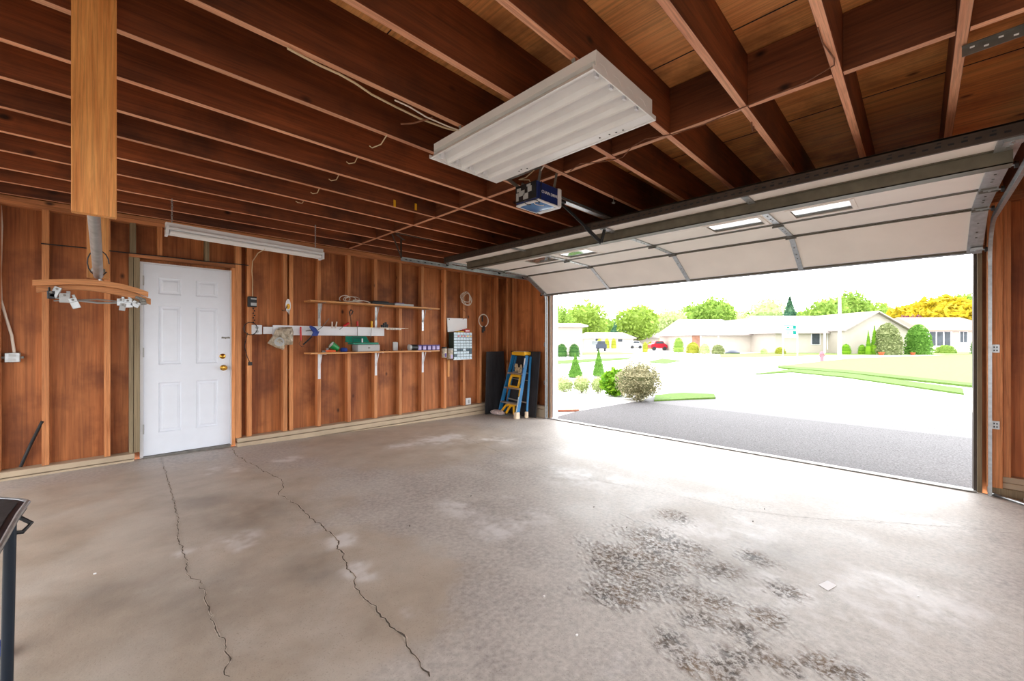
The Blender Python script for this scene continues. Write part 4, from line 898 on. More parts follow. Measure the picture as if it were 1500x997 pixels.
def ladder():
    t = thing('step_ladder', 'blue fibreglass folding step ladder with yellow top in the corner', 'ladder', (5.2, 5.25, -.12))
    TL, TR = pX(752, 519, 5.33), pX(772, 520, 5.33)        # tops of the front rails
    BL, BR = pX(731, 606, 5.13), pX(757, 609, 5.06)
    BL.z = floor_z(BL.x)+.0; BR.z = floor_z(BR.x)+.0
    lab = M['blue']
    def rail(a, b_, nm, w_=.07, h_=.025): return MB().beam(a, b_, h_, w_, (BR-BL).normalized().cross(Vector((0,0,1)))).build(nm, lab, t, bevel=.004)
    fl = rail(BL, TL, 'front_rail'); fr = rail(BR, TR, 'front_rail')
    back = Vector((.10, -.02, 0))
    RL, RR = BL+Vector((.14, -.02, .04)), BR+Vector((.17, -.07, .0)); TL2, TR2 = TL+Vector((.06, -.01, -.02)), TR+Vector((.06, -.03, -.02))
    rail(RL, TL2, 'rear_rail', .04, .022); rail(RR, TR2, 'rear_rail', .04, .022)
    for k, f in enumerate((.22, .46, .70)):
        a, b_ = BL+(TL-BL)*f, BR+(TR-BR)*f; MB().beam(a, b_, .085, .025).build('step', M['aluminium'], t, bevel=.003)
        if k != 1: a, b_ = RL+(TL2-RL)*(f+.02), RR+(TR2-RR)*(f+.02); MB().beam(a, b_, .02, .02).build('rear_brace', M['aluminium'], t)
    MB().tube([RL+(TL2-RL)*.6, RR+(TR2-RR)*.6], .008).build('rear_brace', M['aluminium'], t)
    c = (TL+TR)/2; u = (TR-TL).normalized(); n_ = u.cross(Vector((0,0,1)))
    MB().obox(c+Vector((.03, 0, .03)), u*.165, n_*.085, Vector((0,0,.032))).build('ladder_top', M['yellow'], t, bevel=.012)
    MB().obox(c+Vector((.03, 0, .063)), u*.13, n_*.06, Vector((0,0,.004))).build('top_tray', M['cream_rubber'], t, bevel=.002)
    for p_ in (BR,): MB().obox(p_+Vector((0, 0, .045)), u*.035, n_*.05, Vector((0, 0, .065))).build('rubber_foot', M['cream_rubber'], t, bevel=.012)
    MB().obox(RR+Vector((0, 0, .055)), u*.022, n_*.03, Vector((0, 0, .055))).build('rubber_foot', M['cream_rubber'], t, bevel=.008)
    MB().obox(BL+Vector((0, 0, .045)), u*.03, n_*.045, Vector((0, 0, .045))).build('rubber_foot', M['cream_rubber'], t, bevel=.010)
    # pail shelf: yellow frame folded between the rails
    a, b_ = BL+(TL-BL)*.66, BR+(TR-BR)*.66; w_ = (b_-a)
    q = MB(); p1 = a+w_*.22; p2_ = a+w_*.80; dn = (BL-TL).normalized()
    q.tube([p1, p1+dn*.09-u*.015, p1+dn*.20, p2_+dn*.20, p2_+dn*.09+u*.01, p2_, p1], .024, 8); q.build('pail_shelf', M['yellow'], t, smooth=True)
    q = MB(); c2 = BL*.5+BR*.5; f = .24
    for s0, s1 in ((.12, .62), (.42, .80), (.86, .74)): q.tube([BL+(BR-BL)*s0+Vector((0, 0, .06)), BL+(BR-BL)*((s0+s1)/2)+Vector((.02, 0, .19)), BL+(BR-BL)*s1+Vector((.04, 0, .23))], .022, 8)
    q.tube([BL+(BR-BL)*.5+Vector((.04, 0, .235)), BL+(BR-BL)*.92+Vector((.03, 0, .225))], .016, 8); q.build('spreader', M['yellow'], t, smooth=True)
    d = (TR-BR); n2 = (BR-BL).normalized().cross(d.normalized())
    if n2.x > 0: n2 = -n2
    q = n2*.0375
    for f0, f1, m_ in ((.56, .84, M['bluelens']), (.34, .47, M['yellow']), (.10, .33, M['drawer']), (.80, .95, M['paper'])):
        MB().obox(BR+d*(f0+f1)/2+n2*.0355, d*(f1-f0)/2, u*.0118, n2*.0015).build('rail_label', m_, t)
    r_ = MB(); base_ = BL+(TL-BL)*.74; rr = random.Random(2)
    for k in range(5): cc = base_+w_*(.35+.09*k)+Vector((.02, 0, rr.uniform(-.01, .06))); r_.tube([cc+Vector((.02*math.cos(a), .035*math.cos(a), .065*math.sin(a))) for a in [j*.6 for j in range(11)]], .010, 6)
    r_.build('rope_bundle', M['cable'], t, smooth=True)
    return BL
BL_ = ladder()
t = MB(); rr = random.Random(4)
vs = []; nn = 16
for i in range(nn+1):
    for j in range(nn*2+1):
        u, v = i/nn*PI, j/(nn*2)*2*PI; k = 1+.25*nz(Vector((math.cos(v)*2.5, math.sin(v)*2.5, u*2.5)))
        vs.append((BL_.x-.06+.08*math.sin(u)*math.cos(v)*k, BL_.y-.03+.17*math.sin(u)*math.sin(v)*k, floor_z(BL_.x)+.050+.048*math.cos(u)*min(1, k)))
t.add(vs, [(i*(2*nn+1)+j, (i+1)*(2*nn+1)+j, (i+1)*(2*nn+1)+j+1, i*(2*nn+1)+j+1) for i in range(nn) for j in range(2*nn)])
o = t.build('rag', M['rag'], smooth=True); tag(o, 'crumpled pale rag on the floor at the foot of the ladder', 'rag')

# ------------------------------------------------------------------ table corner, floor paper and odds
t = thing('folding_table', 'dark table with scratched glossy top at the lower left corner', 'table', (-.5, 2.0, 0))
zt = .74
A = pZ(40, 733, zt); B_ = pZ(-60, 728, zt); Cc = pZ(-40, 905, zt)
ux = Vector((1, 0, 0))
Bx = Vector((A.x-1.2, A.y+.05, zt)); Dd = Vector((A.x-.02, A.y-.72, zt)); E_ = Bx+(Dd-A)
d1 = (Bx-A).normalized(); d2 = (Dd-A).normalized()
cr = [Vector((-1.3, 2.10, zt)), Vector((-.40, 2.10, zt)), Vector((-.28, 2.075, zt)), Vector((-.21, 2.016, zt)), Vector((-.165, 1.955, zt)), Vector((A.x, A.y, zt)), Vector((-.155, 1.80, zt)), Vector((-.17, 1.2, zt)), Vector((-1.3, 1.2, zt))]; cen = Vector((-.72, 1.65, zt))
MB().prism([(p.x, p.y, zt-.025) for p in cr], (0, 0, .025)).build('tabletop', M['navymetal'], t, bevel=.003)
MB().prism([(p.x, p.y, zt+.0005) for p in [cen+(q_-cen)*.968 for q_ in cr]], (0, 0, .002)).build('worktop_surface', M['tabletop'], t)
LT, LB = pD(15, 800, 1.15), pD(7, 900, 1.15); LG = LT
MB().tube([q_+Vector((0,0,-.004)) for q_ in cr], .007, 8, closed=True).build('metal_rim', M['galv'], t, smooth=True)
for dx, dy in ((0, 0), (-1.0, 0.03), (-.03, -.42), (-1.0, -.42)): MB().tube([(LB.x+dx, LB.y+dy, floor_z(0)), (LT.x+dx, LT.y+dy, zt-.026)], .0125, 10).build('leg', M['navymetal'], t, smooth=True)
MB().tube([Vector((-.165, 1.86, zt-.022)), Vector((-.135, 1.85, zt-.05)), Vector((-.15, 1.83, zt-.065)), Vector((-.175, 1.83, zt-.06))], .006, 8).build('latch_hook', M['black'], t)
P = [fz_px(*q) for q in ((1199, 856), (1212, 850), (1226, 857), (1213, 865))]
o = MB().prism([(p.x, p.y, p.z+.001) for p in P], (0, 0, .0015)).build('paper_slip', M['paper']); tag(o, 'small square white paper lying on the rough concrete floor', 'paper')
a, c = fz_px(1452, 724), fz_px(1500, 741)
o = MB().tube([a+Vector((0, 0, .014)), c+Vector((0, -.02, .014)), c+(c-a)*2+Vector((0, 0, .014))], .012, 10).build('floor_pipe', M['galv'], smooth=True); tag(o, 'thin grey pipe lying on the floor along the right-hand curb', 'pipe')
p = fz_px(1499, 738); o = MB().box(p.x-.03, p.x+.03, p.y-.06, p.y-.005, p.z, p.z+.05).build('pipe_end_cap', M['white'], bevel=.006); tag(o, 'white block at the right edge beside the floor pipe', 'block')
p = fz_px(-5, 962); o = MB().lathe([(.03, 0), (.045, .02), (.04, .05), (.01, .06)], (p.x-.02, p.y, p.z), 14).build('plastic_scrap', M['bluetool'], smooth=True); tag(o, 'bright blue plastic piece behind the table leg at lower left', 'scrap')
rr = random.Random(11)
for k, (x, y) in enumerate(((139,840),(870,702+40),(690,726),(1103,763),(845,930),(918,772),(1120,745),(797,873),(1345,873),(600,770),(1290,655),(985,640))):
    p = fz_px(x, y); m_ = M['paper'] if k in (0, 4, 7, 8) else M['crackd']; s = .006 if m_ is M['paper'] else .004
    o = MB().obox(p+Vector((0, 0, .0028)), (s, 0, 0), (0, s*.7, 0), (0, 0, .0025)).build('floor_crumb', m_, bevel=.001)
    tag(o, ('pale' if m_ is M['paper'] else 'dark')+' crumb of grit lying on the concrete floor', 'crumb', ('pale' if m_ is M['paper'] else 'dark')+' crumbs on the floor')

# ------------------------------------------------------------------ outside: ground, street, gardens, houses, trees
GZ = -.3
def outmat(name, rgb, v=.08, s=2., rough=.9): return plain(name, rgb, rough, 0, v, s, 0, .2)
M['asphalt'] = plain('asphalt_drive', (84,82,84), .8, 0, .6, 55., .5, .35)
M['pave'] = outmat('pale_street', (206,204,202)); M['lawn'] = outmat('lawn', (108,124,72), .12, 6.)
M['grass'] = outmat('green_grass', (80,106,44), .25, 14.); M['brick'] = outmat('brick_edge', (150,100,80), .3, 12.)
M['siding'] = outmat('cream_siding', (176,168,158), .03); M['roofw'] = outmat('pale_roof', (160,150,148), .05)
M['brickw'] = outmat('brick_wall', (150,110,92), .15, 3.); M['dwin'] = outmat('dark_window', (60,66,72), .3, 1.5, .3); M['terracotta'] = outmat('terracotta', (160,84,52), .08)
M['carb'] = outmat('dark_car_paint', (60,66,78), .05, 1, .3); M['carr'] = outmat('red_car_paint', (150,26,40), .05, 1, .3); M['carg'] = outmat('pale_car_paint', (190,192,200), .05, 1, .3)
M['teal'] = outmat('teal_sign', (14,120,112), .03); M['bark'] = outmat('bark', (120,104,88), .2, 8.)
M['roofr'] = outmat('brown_roof', (146,118,108), .06)
LF = {'lime': ((106,128,46),(140,160,80)), 'mid': ((92,120,48),(134,156,76)), 'pine': ((50,86,66),(84,116,88)), 'yellow': ((150,132,22),(168,152,50)), 'plum': ((84,40,58),(112,66,84)),
      'sage': ((84,96,56),(140,146,104)), 'dark': ((38,74,36),(78,112,56)), 'bright': ((66,112,22),(116,152,40)), 'cone': ((66,104,38),(104,142,62)), 'pale': ((132,146,96),(178,186,140)), 'gold': ((118,124,34),(150,150,64)), 'variegated': ((76,80,52),(160,154,124))}
LF = {k: leafmat('leaf_'+k, *v) for k, v in LF.items()}
g = MB().box(5.75, 160, -90, 90, GZ-.25, GZ); g = g.build('ground', M['pave']); tag(g, kind='structure')
def patch(px, m_, name, label, h=.03, z=GZ):
    P = [gz(x, y, z) for x, y in px]; o = MB().prism([(p.x, p.y, z+.001) for p in P], (0, 0, h)).build(name, m_); tag(o, label, None, None, 'structure'); return o
# driveway: asphalt sloping down from the threshold
dv = MB(); vs = [(5.66, -.62, -.145), (5.66, 4.62, -.145), (6.9, 4.9, -.2), (6.9, -.7, -.2), (9.5, 5.0, -.285), (9.5, -.9, -.285), (13.0, 5.2, -.292), (13.0, -2.2, -.292)]
low = [(x, y, -.5) for x, y, z in vs]; dv.add(vs+low, [(0,1,2,3), (3,2,4,5), (5,4,6,7), (8,11,10,9), (11,13,12,10), (13,15,14,12), (0,8,9,1), (1,9,10,2), (2,10,12,4), (4,12,14,6), (6,14,15,7), (7,15,13,5), (5,13,11,3), (3,11,8,0)])
dvo = dv.build('driveway', M['asphalt']); M['asphalt2'] = plain('daylit_asphalt', (100,98,100), .8, 0, .35, 60., .4, .35)
dvo.data.materials.append(M['asphalt2'])
for p in dvo.data.polygons:
    if p.center.x+dvo.location.x > 9.5: p.material_index = 1  # far stretch set paler, the fade into daylight put into its colour
tag(dvo, kind='structure')
o = MB().box(5.76, 9.5, 4.95, 8.2, -.32, -.26).build('front_walk', M['pave']); tag(o, kind='structure')
MB().tube([(5.8, 5.9, -.24), (6.6, 5.5, -.24), (7.1, 5.05, -.24)], .03, 6).build('brick_edging', M['brick'], o)
MB().box(5.77, 6.15, 4.64, 5.2, -.262, -.21).build('brick_bed', M['brick'], o)
patch([(958,588),(1048,584),(1046,579),(1000,577),(960,580)], M['grass'], 'grass_strip', 'small green grass strip right of the round garden bush', .05)
patch([(812,533),(918,526),(925,523),(812,528)], M['grass'], 'grass_strip', 'green verge behind the cone shrubs at left', .04)
patch([(812,520),(945,518),(900,515),(812,516)], M['lawn'], 'grass_strip', 'pale lawn across the street at left', .03)
patch([(949,530),(975,532),(998,528),(970,525)], M['grass'], 'grass_strip', 'small grass island in the street', .04)
patch([(1107,548),(1160,545),(1240,553),(1412,578),(1410,570),(1250,548),(1160,541)], M['grass'], 'grass_strip', 'long curved green kerb strip nearest on the right lawn', .05)
patch([(1135,536),(1250,543),(1432,568),(1700,600),(1700,525),(1432,518),(1250,524)], M['lawn'], 'front_lawn', 'large pale front lawn on the right', .02)
patch([(1140,539),(1250,548),(1432,568),(1432,564),(1250,544),(1140,536)], M['grass'], 'grass_strip', 'darker green edge of the front lawn', .07)
patch([(1055,523),(1200,520),(1440,519),(1440,515),(1200,515),(1055,518)], M['lawn'], 'grass_strip', 'green lawn in front of the houses opposite', .05)
o = MB().prism([(6.2, -1.05, GZ), (9.0, -1.35, GZ), (13, -3.2, GZ), (13, -9, GZ), (6.2, -6, GZ)], (0, 0, .06)).build('side_lawn', M['grass']); tag(o, kind='structure')

def leaves(c, rx, ry, rz, n, s, rnd, shape='ball'):
    mb = MB(); c = Vector(c)
    for fi in range(9):   # dense inner mass of the crown, in bands
        f0, f1 = fi/9, (fi+1)/9
        def rad(h): return .80*((1-h)**.9 if shape == 'cone' else math.sqrt(max(0, 1-h**2.6)) if shape == 'dome' else math.sqrt(max(0, 1-(2*h-1)**2))*.88)
        vs = [c+Vector((rx*rad(h)*math.cos(a), ry*rad(h)*math.sin(a), (rz*2*h-rz)*(.95 if shape != 'ball' else .78))) for h in (f0, f1) for a in [k*PI/6 for k in range(12)]]
        mb.add(vs, [(k, (k+1) % 12, 12+(k+1) % 12, 12+k) for k in range(12)])
    for _ in range(n):
        while True:
            d = Vector((rnd.gauss(0, 1), rnd.gauss(0, 1), rnd.gauss(0, 1)))
            if d.length > .1: break
        d.normalize(); r_ = rnd.uniform(.62, 1.0)**.6
        if shape == 'cone':
            h = rnd.random()**1.35; a = rnd.uniform(0, 2*PI); q = (1-h)*rnd.uniform(.75, 1)*(1 if h > .06 else .8); p = c+Vector((rx*q*math.cos(a), ry*q*math.sin(a), rz*2*h-rz))
        elif shape == 'dome':
            h = rnd.random(); a = rnd.uniform(0, 2*PI); q = math.sqrt(max(0, 1-h**2.6))*rnd.uniform(.85, 1); p = c+Vector((rx*q*math.cos(a), ry*q*math.sin(a), rz*2*h-rz))
        else:
            k = 1+.28*nz(d*2.1+c*.37); p = c+Vector((d.x*rx*r_*k, d.y*ry*r_*k, d.z*rz*r_*k))
        u = Vector((rnd.gauss(0, 1), rnd.gauss(0, 1), rnd.gauss(0, 1))).normalized(); v = u.cross(Vector((rnd.gauss(0, 1), rnd.gauss(0, 1), rnd.gauss(0, 1)))).normalized()
        ss = s*rnd.uniform(.6, 1.3); mb.add([p-u*ss, p+v*ss*.5, p+u*ss, p-v*ss*.5], [(0, 1, 2, 3)])
    return mb
def lat(px, D): return D/F_*px
def tree(px, ytop, hw, D, kind, label, n=1500, ybase=500, squash=1.0, group='trees beyond the houses', cat='tree', sparse=1.0):
    top = pD(px, ytop, D); hh = lat(ybase-ytop, D)*squash/2; rx = lat(hw, D); rr = random.Random(int(px*7+ytop))
    t = thing('broadleaf_tree' if kind != 'pine' else 'conifer_tree', label, cat, (top.x, top.y, GZ), group)
    c = (top.x, top.y, top.z-hh*.92)
    leaves(c, rx, rx, hh, int(n*sparse), rx*.10, rr, 'cone' if kind == 'pine' else 'ball').build('foliage', LF[kind], t)
    MB().tube([(top.x, top.y, GZ-.05), (top.x+.1, top.y, c[2]-hh*.4), (top.x-.1, top.y, c[2]+hh*.2)], [rx*.07, rx*.05, rx*.02], 8).tube([(top.x, top.y, c[2]-hh*.5), (top.x+rx*.4, top.y+rx*.2, c[2])], rx*.03, 6).build('trunk', M['bark'], t)
tree(818, 450, 22, 84, 'mid', 'green tree at the far left beside the left garage jamb')
tree(858, 444, 31, 100, 'lime', 'yellow-green rounded tree above the leftmost white house')
tree(905, 466, 17, 118, 'pine', 'dark conifer between the two yellow-green trees at left')
tree(934, 448, 31, 92, 'lime', 'yellow-green rounded tree above the parked cars')
tree(982, 455, 26, 110, 'pale', 'hazy pale green tree left of the broad green one')
tree(1013, 446, 24, 126, 'mid', 'mid green tree directly left of the broad green one')
tree(1045, 438, 31, 84, 'mid', 'broad green tree above the brick garage house', 2200)
tree(1080, 455, 17, 104, 'pale', 'thin pale tree right of the broad green one', sparse=.6)
tree(1126, 436, 26, 120, 'pale', 'sparse pale tree left of the dark conifer', sparse=.7)
tree(1157, 437, 20, 94, 'pine', 'dark blue-green conifer above the white house roof')
tree(1182, 455, 29, 110, 'lime', 'low yellow-green tree right of the dark conifer', ybase=492)
tree(1212, 437, 29, 86, 'mid', 'green tree left of the white street lamp')
tree(1243, 430, 29, 102, 'mid', 'tall green tree right behind the white street lamp', 2200)
tree(1272, 443, 31, 120, 'lime', 'yellow-green tree above the gable of the white house')
tree(1308, 452, 29, 90, 'mid', 'green tree between the gable and the plum-coloured tree')
tree(1334, 463, 20, 74, 'plum', 'dark plum-leaved tree beside the gable', ybase=500)
tree(1383, 438, 55, 80, 'yellow', 'large golden yellow tree above the right-hand house', 3200, ybase=500)
tree(1425, 433, 41, 104, 'mid', 'green tree behind the golden yellow tree')
tree(1470, 436, 41, 92, 'mid', 'green tree hidden by the right door jamb')
tree(892, 466, 22, 140, 'mid', 'low hazy green tree filling the gap left of the dark conifer'); tree(962, 462, 20, 142, 'lime', 'low hazy tree between the parked cars and the broad green tree')
tree(1100, 456, 22, 138, 'mid', 'low hazy green tree behind the ridge of the brick garage house'); tree(838, 458, 16, 138, 'pale', 'pale hazy tree between the two leftmost trees')
def shrub(px, ytop, ybase, hw, D, kind, label, n=700, shape='dome', name='shrub', group='shrubs in the front gardens', s=.1, flat=1.):
    a, c = pD(px, ytop, D), pD(px, ybase, D); hh = max(.1, (a.z-c.z)/2); zc = (a.z+c.z)/2; rx = lat(hw, D); rr = random.Random(int(px*3+ytop))
    z_off = (GZ+.02)-(zc-hh); zc += z_off/2; hh += -z_off/2 if z_off < 0 else 0; zc = GZ+.02+hh
    t = thing(name, label, 'shrub', (a.x, a.y, GZ), group)
    leaves((a.x, a.y, zc), rx, rx*flat, hh, n, max(.03, rx*s), rr, shape).build('foliage', LF[kind], t)
    MB().tube([(a.x, a.y, GZ-.02), (a.x, a.y, zc)], [rx*.09, rx*.03], 6).build('stem', M['bark'], t)
# near garden at the left of the drive
shrub(935, 530, 587, 32, 10.3, 'variegated', 'large rounded sage-green bush by the drive edge', 3800, 'ball', s=.055)
shrub(902, 540, 578, 22, 11.3, 'bright', 'bright green broad-leaved hosta beside the rounded bush', 900, 'ball', 'hosta', s=.2)
shrub(843, 521, 554, 13, 17, 'cone', 'left one of two cone-shaped garden shrubs', 1300, 'cone', 'cone_shrub', 'cone shrubs by the walk', s=.09)
shrub(877, 514, 552, 11, 17.5, 'cone', 'right one of two cone-shaped garden shrubs, the taller', 1300, 'cone', 'cone_shrub', 'cone shrubs by the walk', s=.09)
shrub(826, 551, 573, 14, 12, 'pale', 'low pale-leaved plants at the left jamb', 900, 'ball', 'low_plant', s=.1)
shrub(852, 549, 573, 14, 12, 'pale', 'low white-flecked plants in front of the left cone shrub', 900, 'ball', 'low_plant', s=.1)
shrub(876, 552, 575, 11, 11.9, 'pale', 'low pale plants between the cone shrubs and hosta', 700, 'ball', 'low_plant', s=.1)
# across the street
shrub(823, 503, 520, 9, 38, 'dark', 'round dark green shrub at the left jamb across the street', 600)
shrub(841, 503, 519, 9, 38, 'dark', 'second round dark green shrub before the leftmost house', 600)
for x, lb in ((878, 'left'), (889, 'middle'), (899, 'right')): shrub(x, 494.5, 506, 4.5, 74, 'gold', f'clipped square hedge before the far low house, {lb} of three', 300)
shrub(945, 500, 508, 4.5, 52, 'gold', 'small golden hedge left of the red car'); shrub(954, 500, 507, 7, 72, 'gold', 'wider golden hedge behind the red car'); shrub(968, 492, 503, 4, 76, 'yellow', 'small yellow bush above the red car')
shrub(994, 494, 511, 8, 52, 'mid', 'round green tree-shaped bush right of the red car', 600)
shrub(1015, 501, 511, 10, 48, 'gold', 'flat topped golden green shrub before the brick garage', 600)
shrub(1032, 503, 511, 8, 47, 'pale', 'pale low shrub right of the flat topped one'); shrub(1052, 504, 513, 9, 46, 'sage', 'sage low shrub at the right of the brick garage')
shrub(1143, 508, 513, 7, 46, 'gold', 'small green plants before the white wall'); shrub(1119, 510, 514, 5, 46, 'pale', 'small yellowish plants left on the white wall')
shrub(1239, 503, 513, 7, 45, 'bright', 'small round bright shrub by the porch of the gabled house', 400)
shrub(1263, 504, 513, 6, 45, 'bright', 'small round bright shrub before the narrow conifers', 400)
shrub(1272, 483, 513, 5, 44, 'bright', 'left narrow bright green conifer by the gable', 600, 'cone', 'narrow_conifer', 'narrow conifers by the gable')
shrub(1281, 476, 513, 7, 44, 'bright', 'right narrow bright green conifer by the gable, the taller', 700, 'cone', 'narrow_conifer', 'narrow conifers by the gable')
shrub(1300, 473, 514, 17, 43.5, 'sage', 'large grey-green speckled bush before the gable wall', 1500)
shrub(1345, 475, 513, 16, 44, 'cone', 'large clipped green dome bush between the two right houses', 1500)
shrub(1385, 505, 511, 12, 48, 'mid', 'low mixed plants before the right-hand house', 400)
shrub(1432, 494, 514, 8, 46, 'dark', 'dark round bush at the right door jamb')

# houses: laid out in the street frame (right, away)
RT, FW = Vector((S_, -C_, 0)), Vector((C_, S_, 0))
def house(name, label, x0, x1, D, yeave, yridge, depth, wallm=None, roofm=None, hip=0., over=.5, gable=False, group='houses across the street', t=None):
    a, c = pD(x0, 500, D), pD(x1, 500, D); ze, zr = pD(x0, yeave, D).z, pD(x0, yridge, D+depth/2*(0 if gable else 1)).z
    a.z = c.z = GZ-.05; t = t or thing(name, label, 'house', (a+c)/2, group); W = (c-a)
    wallm = wallm or M['siding']; roofm = roofm or M['roofw']; dv_ = FW*depth; u = W.normalized()
    A_, B2, C2, D2 = [Vector((p.x, p.y, ze)) for p in (a, c, c+dv_, a+dv_)]
    w_ = MB(); P0 = [Vector((p.x, p.y, GZ-.05)) for p in (a, c, c+dv_, a+dv_)]
    if gable:
        g1 = (A_+B2)/2; g1.z = zr; g2 = g1+dv_
        w_.add(P0+[A_, B2, C2, D2, g1, g2], [(0,1,5,8,4), (2,3,7,9,6), (1,2,6,5), (3,0,4,7)]); w_.build('walls', wallm, t)
        for s_, e0 in ((-1, A_), (1, B2)):
            k = (e0-g1); e = g1+k*1.06-FW*.4+Vector((0,0,.02)); gg = g1-FW*.4+Vector((0,0,.02)); MB().prism([gg, e, e+dv_+FW*.8, gg+dv_+FW*.8], (0, 0, .16)).build('roof', roofm, t)
    else:
        w_.add(P0+[A_, B2, C2, D2], [(0,1,5,4), (1,2,6,5), (2,3,7,6), (3,0,4,7), (4,5,6,7)]); w_.build('walls', wallm, t)
        e = [A_-u*over-FW*over, B2+u*over-FW*over, C2+u*over+FW*over, D2-u*over+FW*over]
        r1 = (e[0]+e[3])/2+u*hip*W.length; r2 = (e[1]+e[2])/2-u*hip*W.length; r1.z = r2.z = zr
        MB().add(e+[r1, r2]+[p-Vector((0,0,.15)) for p in e], [(0,1,5,4), (2,3,4,5), (0,4,3), (1,2,5), (6,9,8,7), (0,6,7,1), (1,7,8,2), (2,8,9,3), (3,9,6,0)]).build('roof', roofm, t)
    def win(xa, ya, xb, yb, nm='window', m_=None, off=.04, mull=1):
        p, q = pD(xa, ya, D-off), pD(xb, yb, D-off); r_ = (q-p); rz = Vector((0,0,r_.z)); rx = r_-rz
        f = MB().prism([p-rx*.06, p+rx*1.06, p+rx*1.06+rz*1.02, p-rx*.06+rz*1.02], FW*(off*.98)).build(nm, M['white'], t)
        for k in range(mull):
            s0, s1 = k/mull+.03, (k+1)/mull-.03; MB().prism([p+rx*s0+rz*.02-FW*.02, p+rx*s1+rz*.02-FW*.02, p+rx*s1+rz*.98-FW*.02, p+rx*s0+rz*.98-FW*.02], FW*.018).build('pane', m_ or M['dwin'], f)
    return t, win
t, win = house('house', 'plain white house at the left edge behind the round shrubs', 780, 853, 40, 476, 473, 8)
t, win = house('house', 'low pale house behind the dark parked car', 856, 928, 84, 494, 486, 9, hip=.15); win(872, 495, 878, 503); win(905, 496, 912, 500)
t, win = house('house', 'far pale house behind the red car and golden hedges', 930, 1000, 92, 494, 487, 9, hip=.2)
t, win = house('house', 'white house with brick garage corner and low pitched roof', 1014, 1098, 54, 489, 467, 12, hip=.14)
a = pD(1014, 489, 53.9); b2 = pD(1025, 512, 53.9); MB().prism([(a.x, a.y, a.z), (b2.x, b2.y, a.z), (b2.x, b2.y, GZ), (a.x, a.y, GZ)], FW*.05).build('brick_corner', M['brickw'], t); win(1027, 491, 1052, 511, 'garage_door_panel', M['siding'], mull=1)
t, win = house('house', None, 1098, 1130, 54, 478, 466, 9, gable=True, t=t)
t, win = house('house', 'long white house with gable wing, dark window and glazed front door', 1136, 1236, 49, 486, 462, 10, hip=.05)
win(1189, 487, 1201, 504); win(1212.5, 487.5, 1223, 511, 'front_door', M['dwin']); 
for x in (1208, 1233): p = pD(x, 490, 47.6); MB().box(p.x-.08, p.x+.08, p.y-.08, p.y+.08, GZ, pD(x, 486, 48.2).z).build('porch_post', M['white'], t)
t, win = house('house', None, 1237, 1330, 46.5, 483, 457, 9, gable=True, roofm=M['roofw'], t=t)
t, win = house('house', 'right-hand white house with brown roof and wide sliding window', 1352, 1470, 60, 483, 464, 10, hip=.12, roofm=M['roofr'])
win(1361, 485, 1393, 506, 'sliding_window', None, mull=3); win(1406, 485, 1417, 501, mull=2)
def pot(px, py, D, hw, lb):
    p = pD(px, py, D); r_ = lat(hw, D); o = MB().lathe([(r_*.65, 0), (r_, r_*1.1), (r_*1.1, r_*1.1), (r_*1.1, r_*1.35), (r_*.9, r_*1.35)], (p.x, p.y, GZ), 14).build('terracotta_pot', M['terracotta'], smooth=True); tag(o, lb, 'pot', 'terracotta pots across the street')
pot(1291, 512, 42, 3.6, 'terracotta pot beside the narrow conifers'); pot(1337, 512, 42.5, 3, 'terracotta pot left of the clipped dome bush')
def car(px, D, w_px, m_, lb, side):
    p = pD(px, 510, D); L_ = lat(w_px, D); h = 1.45; t = thing('parked_car', lb, 'car', (p.x, p.y, GZ), 'parked cars'); wd = 1.8
    if side: P = [(-.5, .25), (-.5, .6), (-.44, .68), (-.30, .72), (-.2, 1.0), (.22, 1.0), (.34, .7), (.46, .62), (.5, .5), (.5, .25)]; U, V, ww = RT, FW, wd
    else: P = [(-.5, .25), (-.5, .66), (-.40, .7), (-.32, .98), (-.26, 1.0), (.26, 1.0), (.32, .98), (.40, .7), (.5, .66), (.5, .25)]; U, V, ww = RT, FW, 4.2
    b0 = Vector((p.x, p.y, GZ)); MB().prism([b0+U*(a*L_)+Vector((0,0,z*h)) for a, z in P], V*ww).build('car_body', m_, t, bevel=.05)
    if side: MB().prism([b0+U*(a*L_)+Vector((0,0,z*h))-V*.015 for a, z in ((-.25, .74), (-.17, .95), (.19, .95), (.29, .74))], V*.012).build('side_window', M['dwin'], t)
    else: MB().prism([b0+U*(a*L_)+Vector((0,0,z*h))-V*.015 for a, z in ((-.34, .72), (-.28, .94), (.28, .94), (.34, .72))], V*.012).build('rear_window', M['dwin'], t)
    for a in (-.32, .32):
        q = b0+U*(a*L_)+Vector((0,0,.3))
        if side: MB().lathe([(.3, -.02), (.3, .2)], q, 16, V).build('wheel', M['black'], t)
        else: MB().box(q.x-.12, q.x+.12, q.y-.12, q.y+.12, GZ, GZ+.45).build('wheel', M['black'], t)
car(881, 58, 16, M['carb'], 'dark car seen from behind, parked on the left side of the street', False)
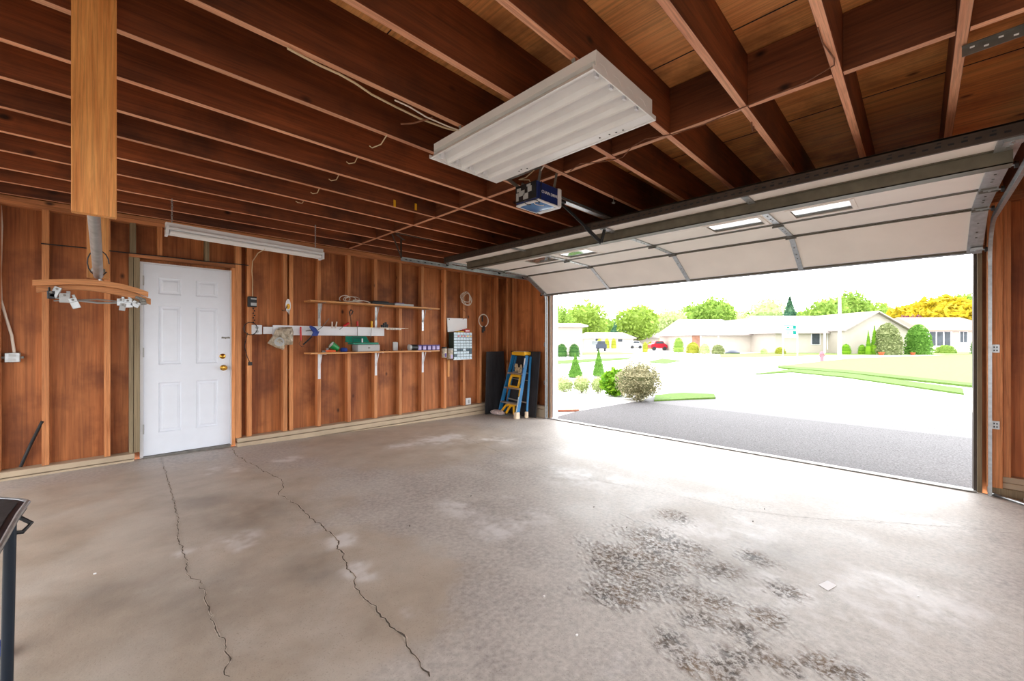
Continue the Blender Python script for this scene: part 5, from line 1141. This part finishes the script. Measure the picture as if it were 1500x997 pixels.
car(966, 62, 24, M['carr'], 'red car parked sideways across the street', True); car(932, 76, 18, M['carg'], 'pale grey car parked left of the golden hedges', True); p = pD(1073, 511, 47); o = MB().lathe([(.75, 0), (.8, .15), (.5, .38), (.1, .45)], (p.x, p.y, GZ), 12).build('grey_boulder', M['carb'], smooth=True); tag(o, 'low blue-grey mound before the white wall right of the garden shrubs', 'rock')
# street lamp, yard sign, hydrant
b0 = pD(1230, 520, 34); t = thing('street_lamp', 'tall white street lamp post before the long white house', 'street lamp', (b0.x, b0.y, GZ))
zt_ = pD(1230, 429, 34).z; MB().tube([(b0.x, b0.y, GZ), (b0.x, b0.y, zt_-.2)], [.14, .09], 10).build('pole', M['white'], t, smooth=True); MB().lathe([(.09, 0), (.22, .1), (.2, .25), (.05, .36)], (b0.x, b0.y, zt_-.2), 12).build('lamp_head', M['grey'], t, smooth=True)
b0 = pD(1159, 520, 30); t = thing('yard_sign', 'white yard sign with rows of teal lettering blocks on a post', 'sign', (b0.x, b0.y, GZ))
a, c = pD(1146, 475, 30), pD(1169, 494, 30); fr = MB().prism([a, Vector((c.x, c.y, a.z)), c, Vector((a.x, a.y, c.z))], FW*.04).build('sign_board', M['white'], t)
for x0, y0, x1, y1 in ((1149,475.8,1166,476.8), (1162,476.8,1166,480.8), (1150,481.5,1166,482.3), (1152,483.8,1166,484.8), (1162,484.8,1166.5,489), (1154,489,1160,489.8), (1153,478,1156,480), (1153.5,486,1155,488)):
    a, c = pD(x0, y0, 29.98), pD(x1, y1, 29.98); MB().prism([a, Vector((c.x, c.y, a.z)), c, Vector((a.x, a.y, c.z))], FW*.015).build('teal_marking', M['teal'], fr)
for x in (1147, 1168): p = pD(x, 500, 30.03); MB().box(p.x-.03, p.x+.03, p.y-.03, p.y+.03, GZ, pD(x, 475, 30.03).z).build('post', M['white'], t)
b0 = pD(1204, 520, 30); t = thing('fire_hydrant', 'small pale pink hydrant at the street edge below the front door', 'hydrant', (b0.x, b0.y, GZ))
M['pink'] = outmat('pink_paint', (180,110,120)); MB().lathe([(.16, 0), (.12, .05), (.12, .5), (.15, .52), (.15, .58), (.08, .7), (.03, .74)], (b0.x, b0.y, GZ), 14).build('barrel', M['pink'], t, smooth=True); MB().lathe([(.06, -.2), (.06, .2)], (b0.x, b0.y, GZ+.42), 10, RT).build('side_cap', M['pink'], t, smooth=True)
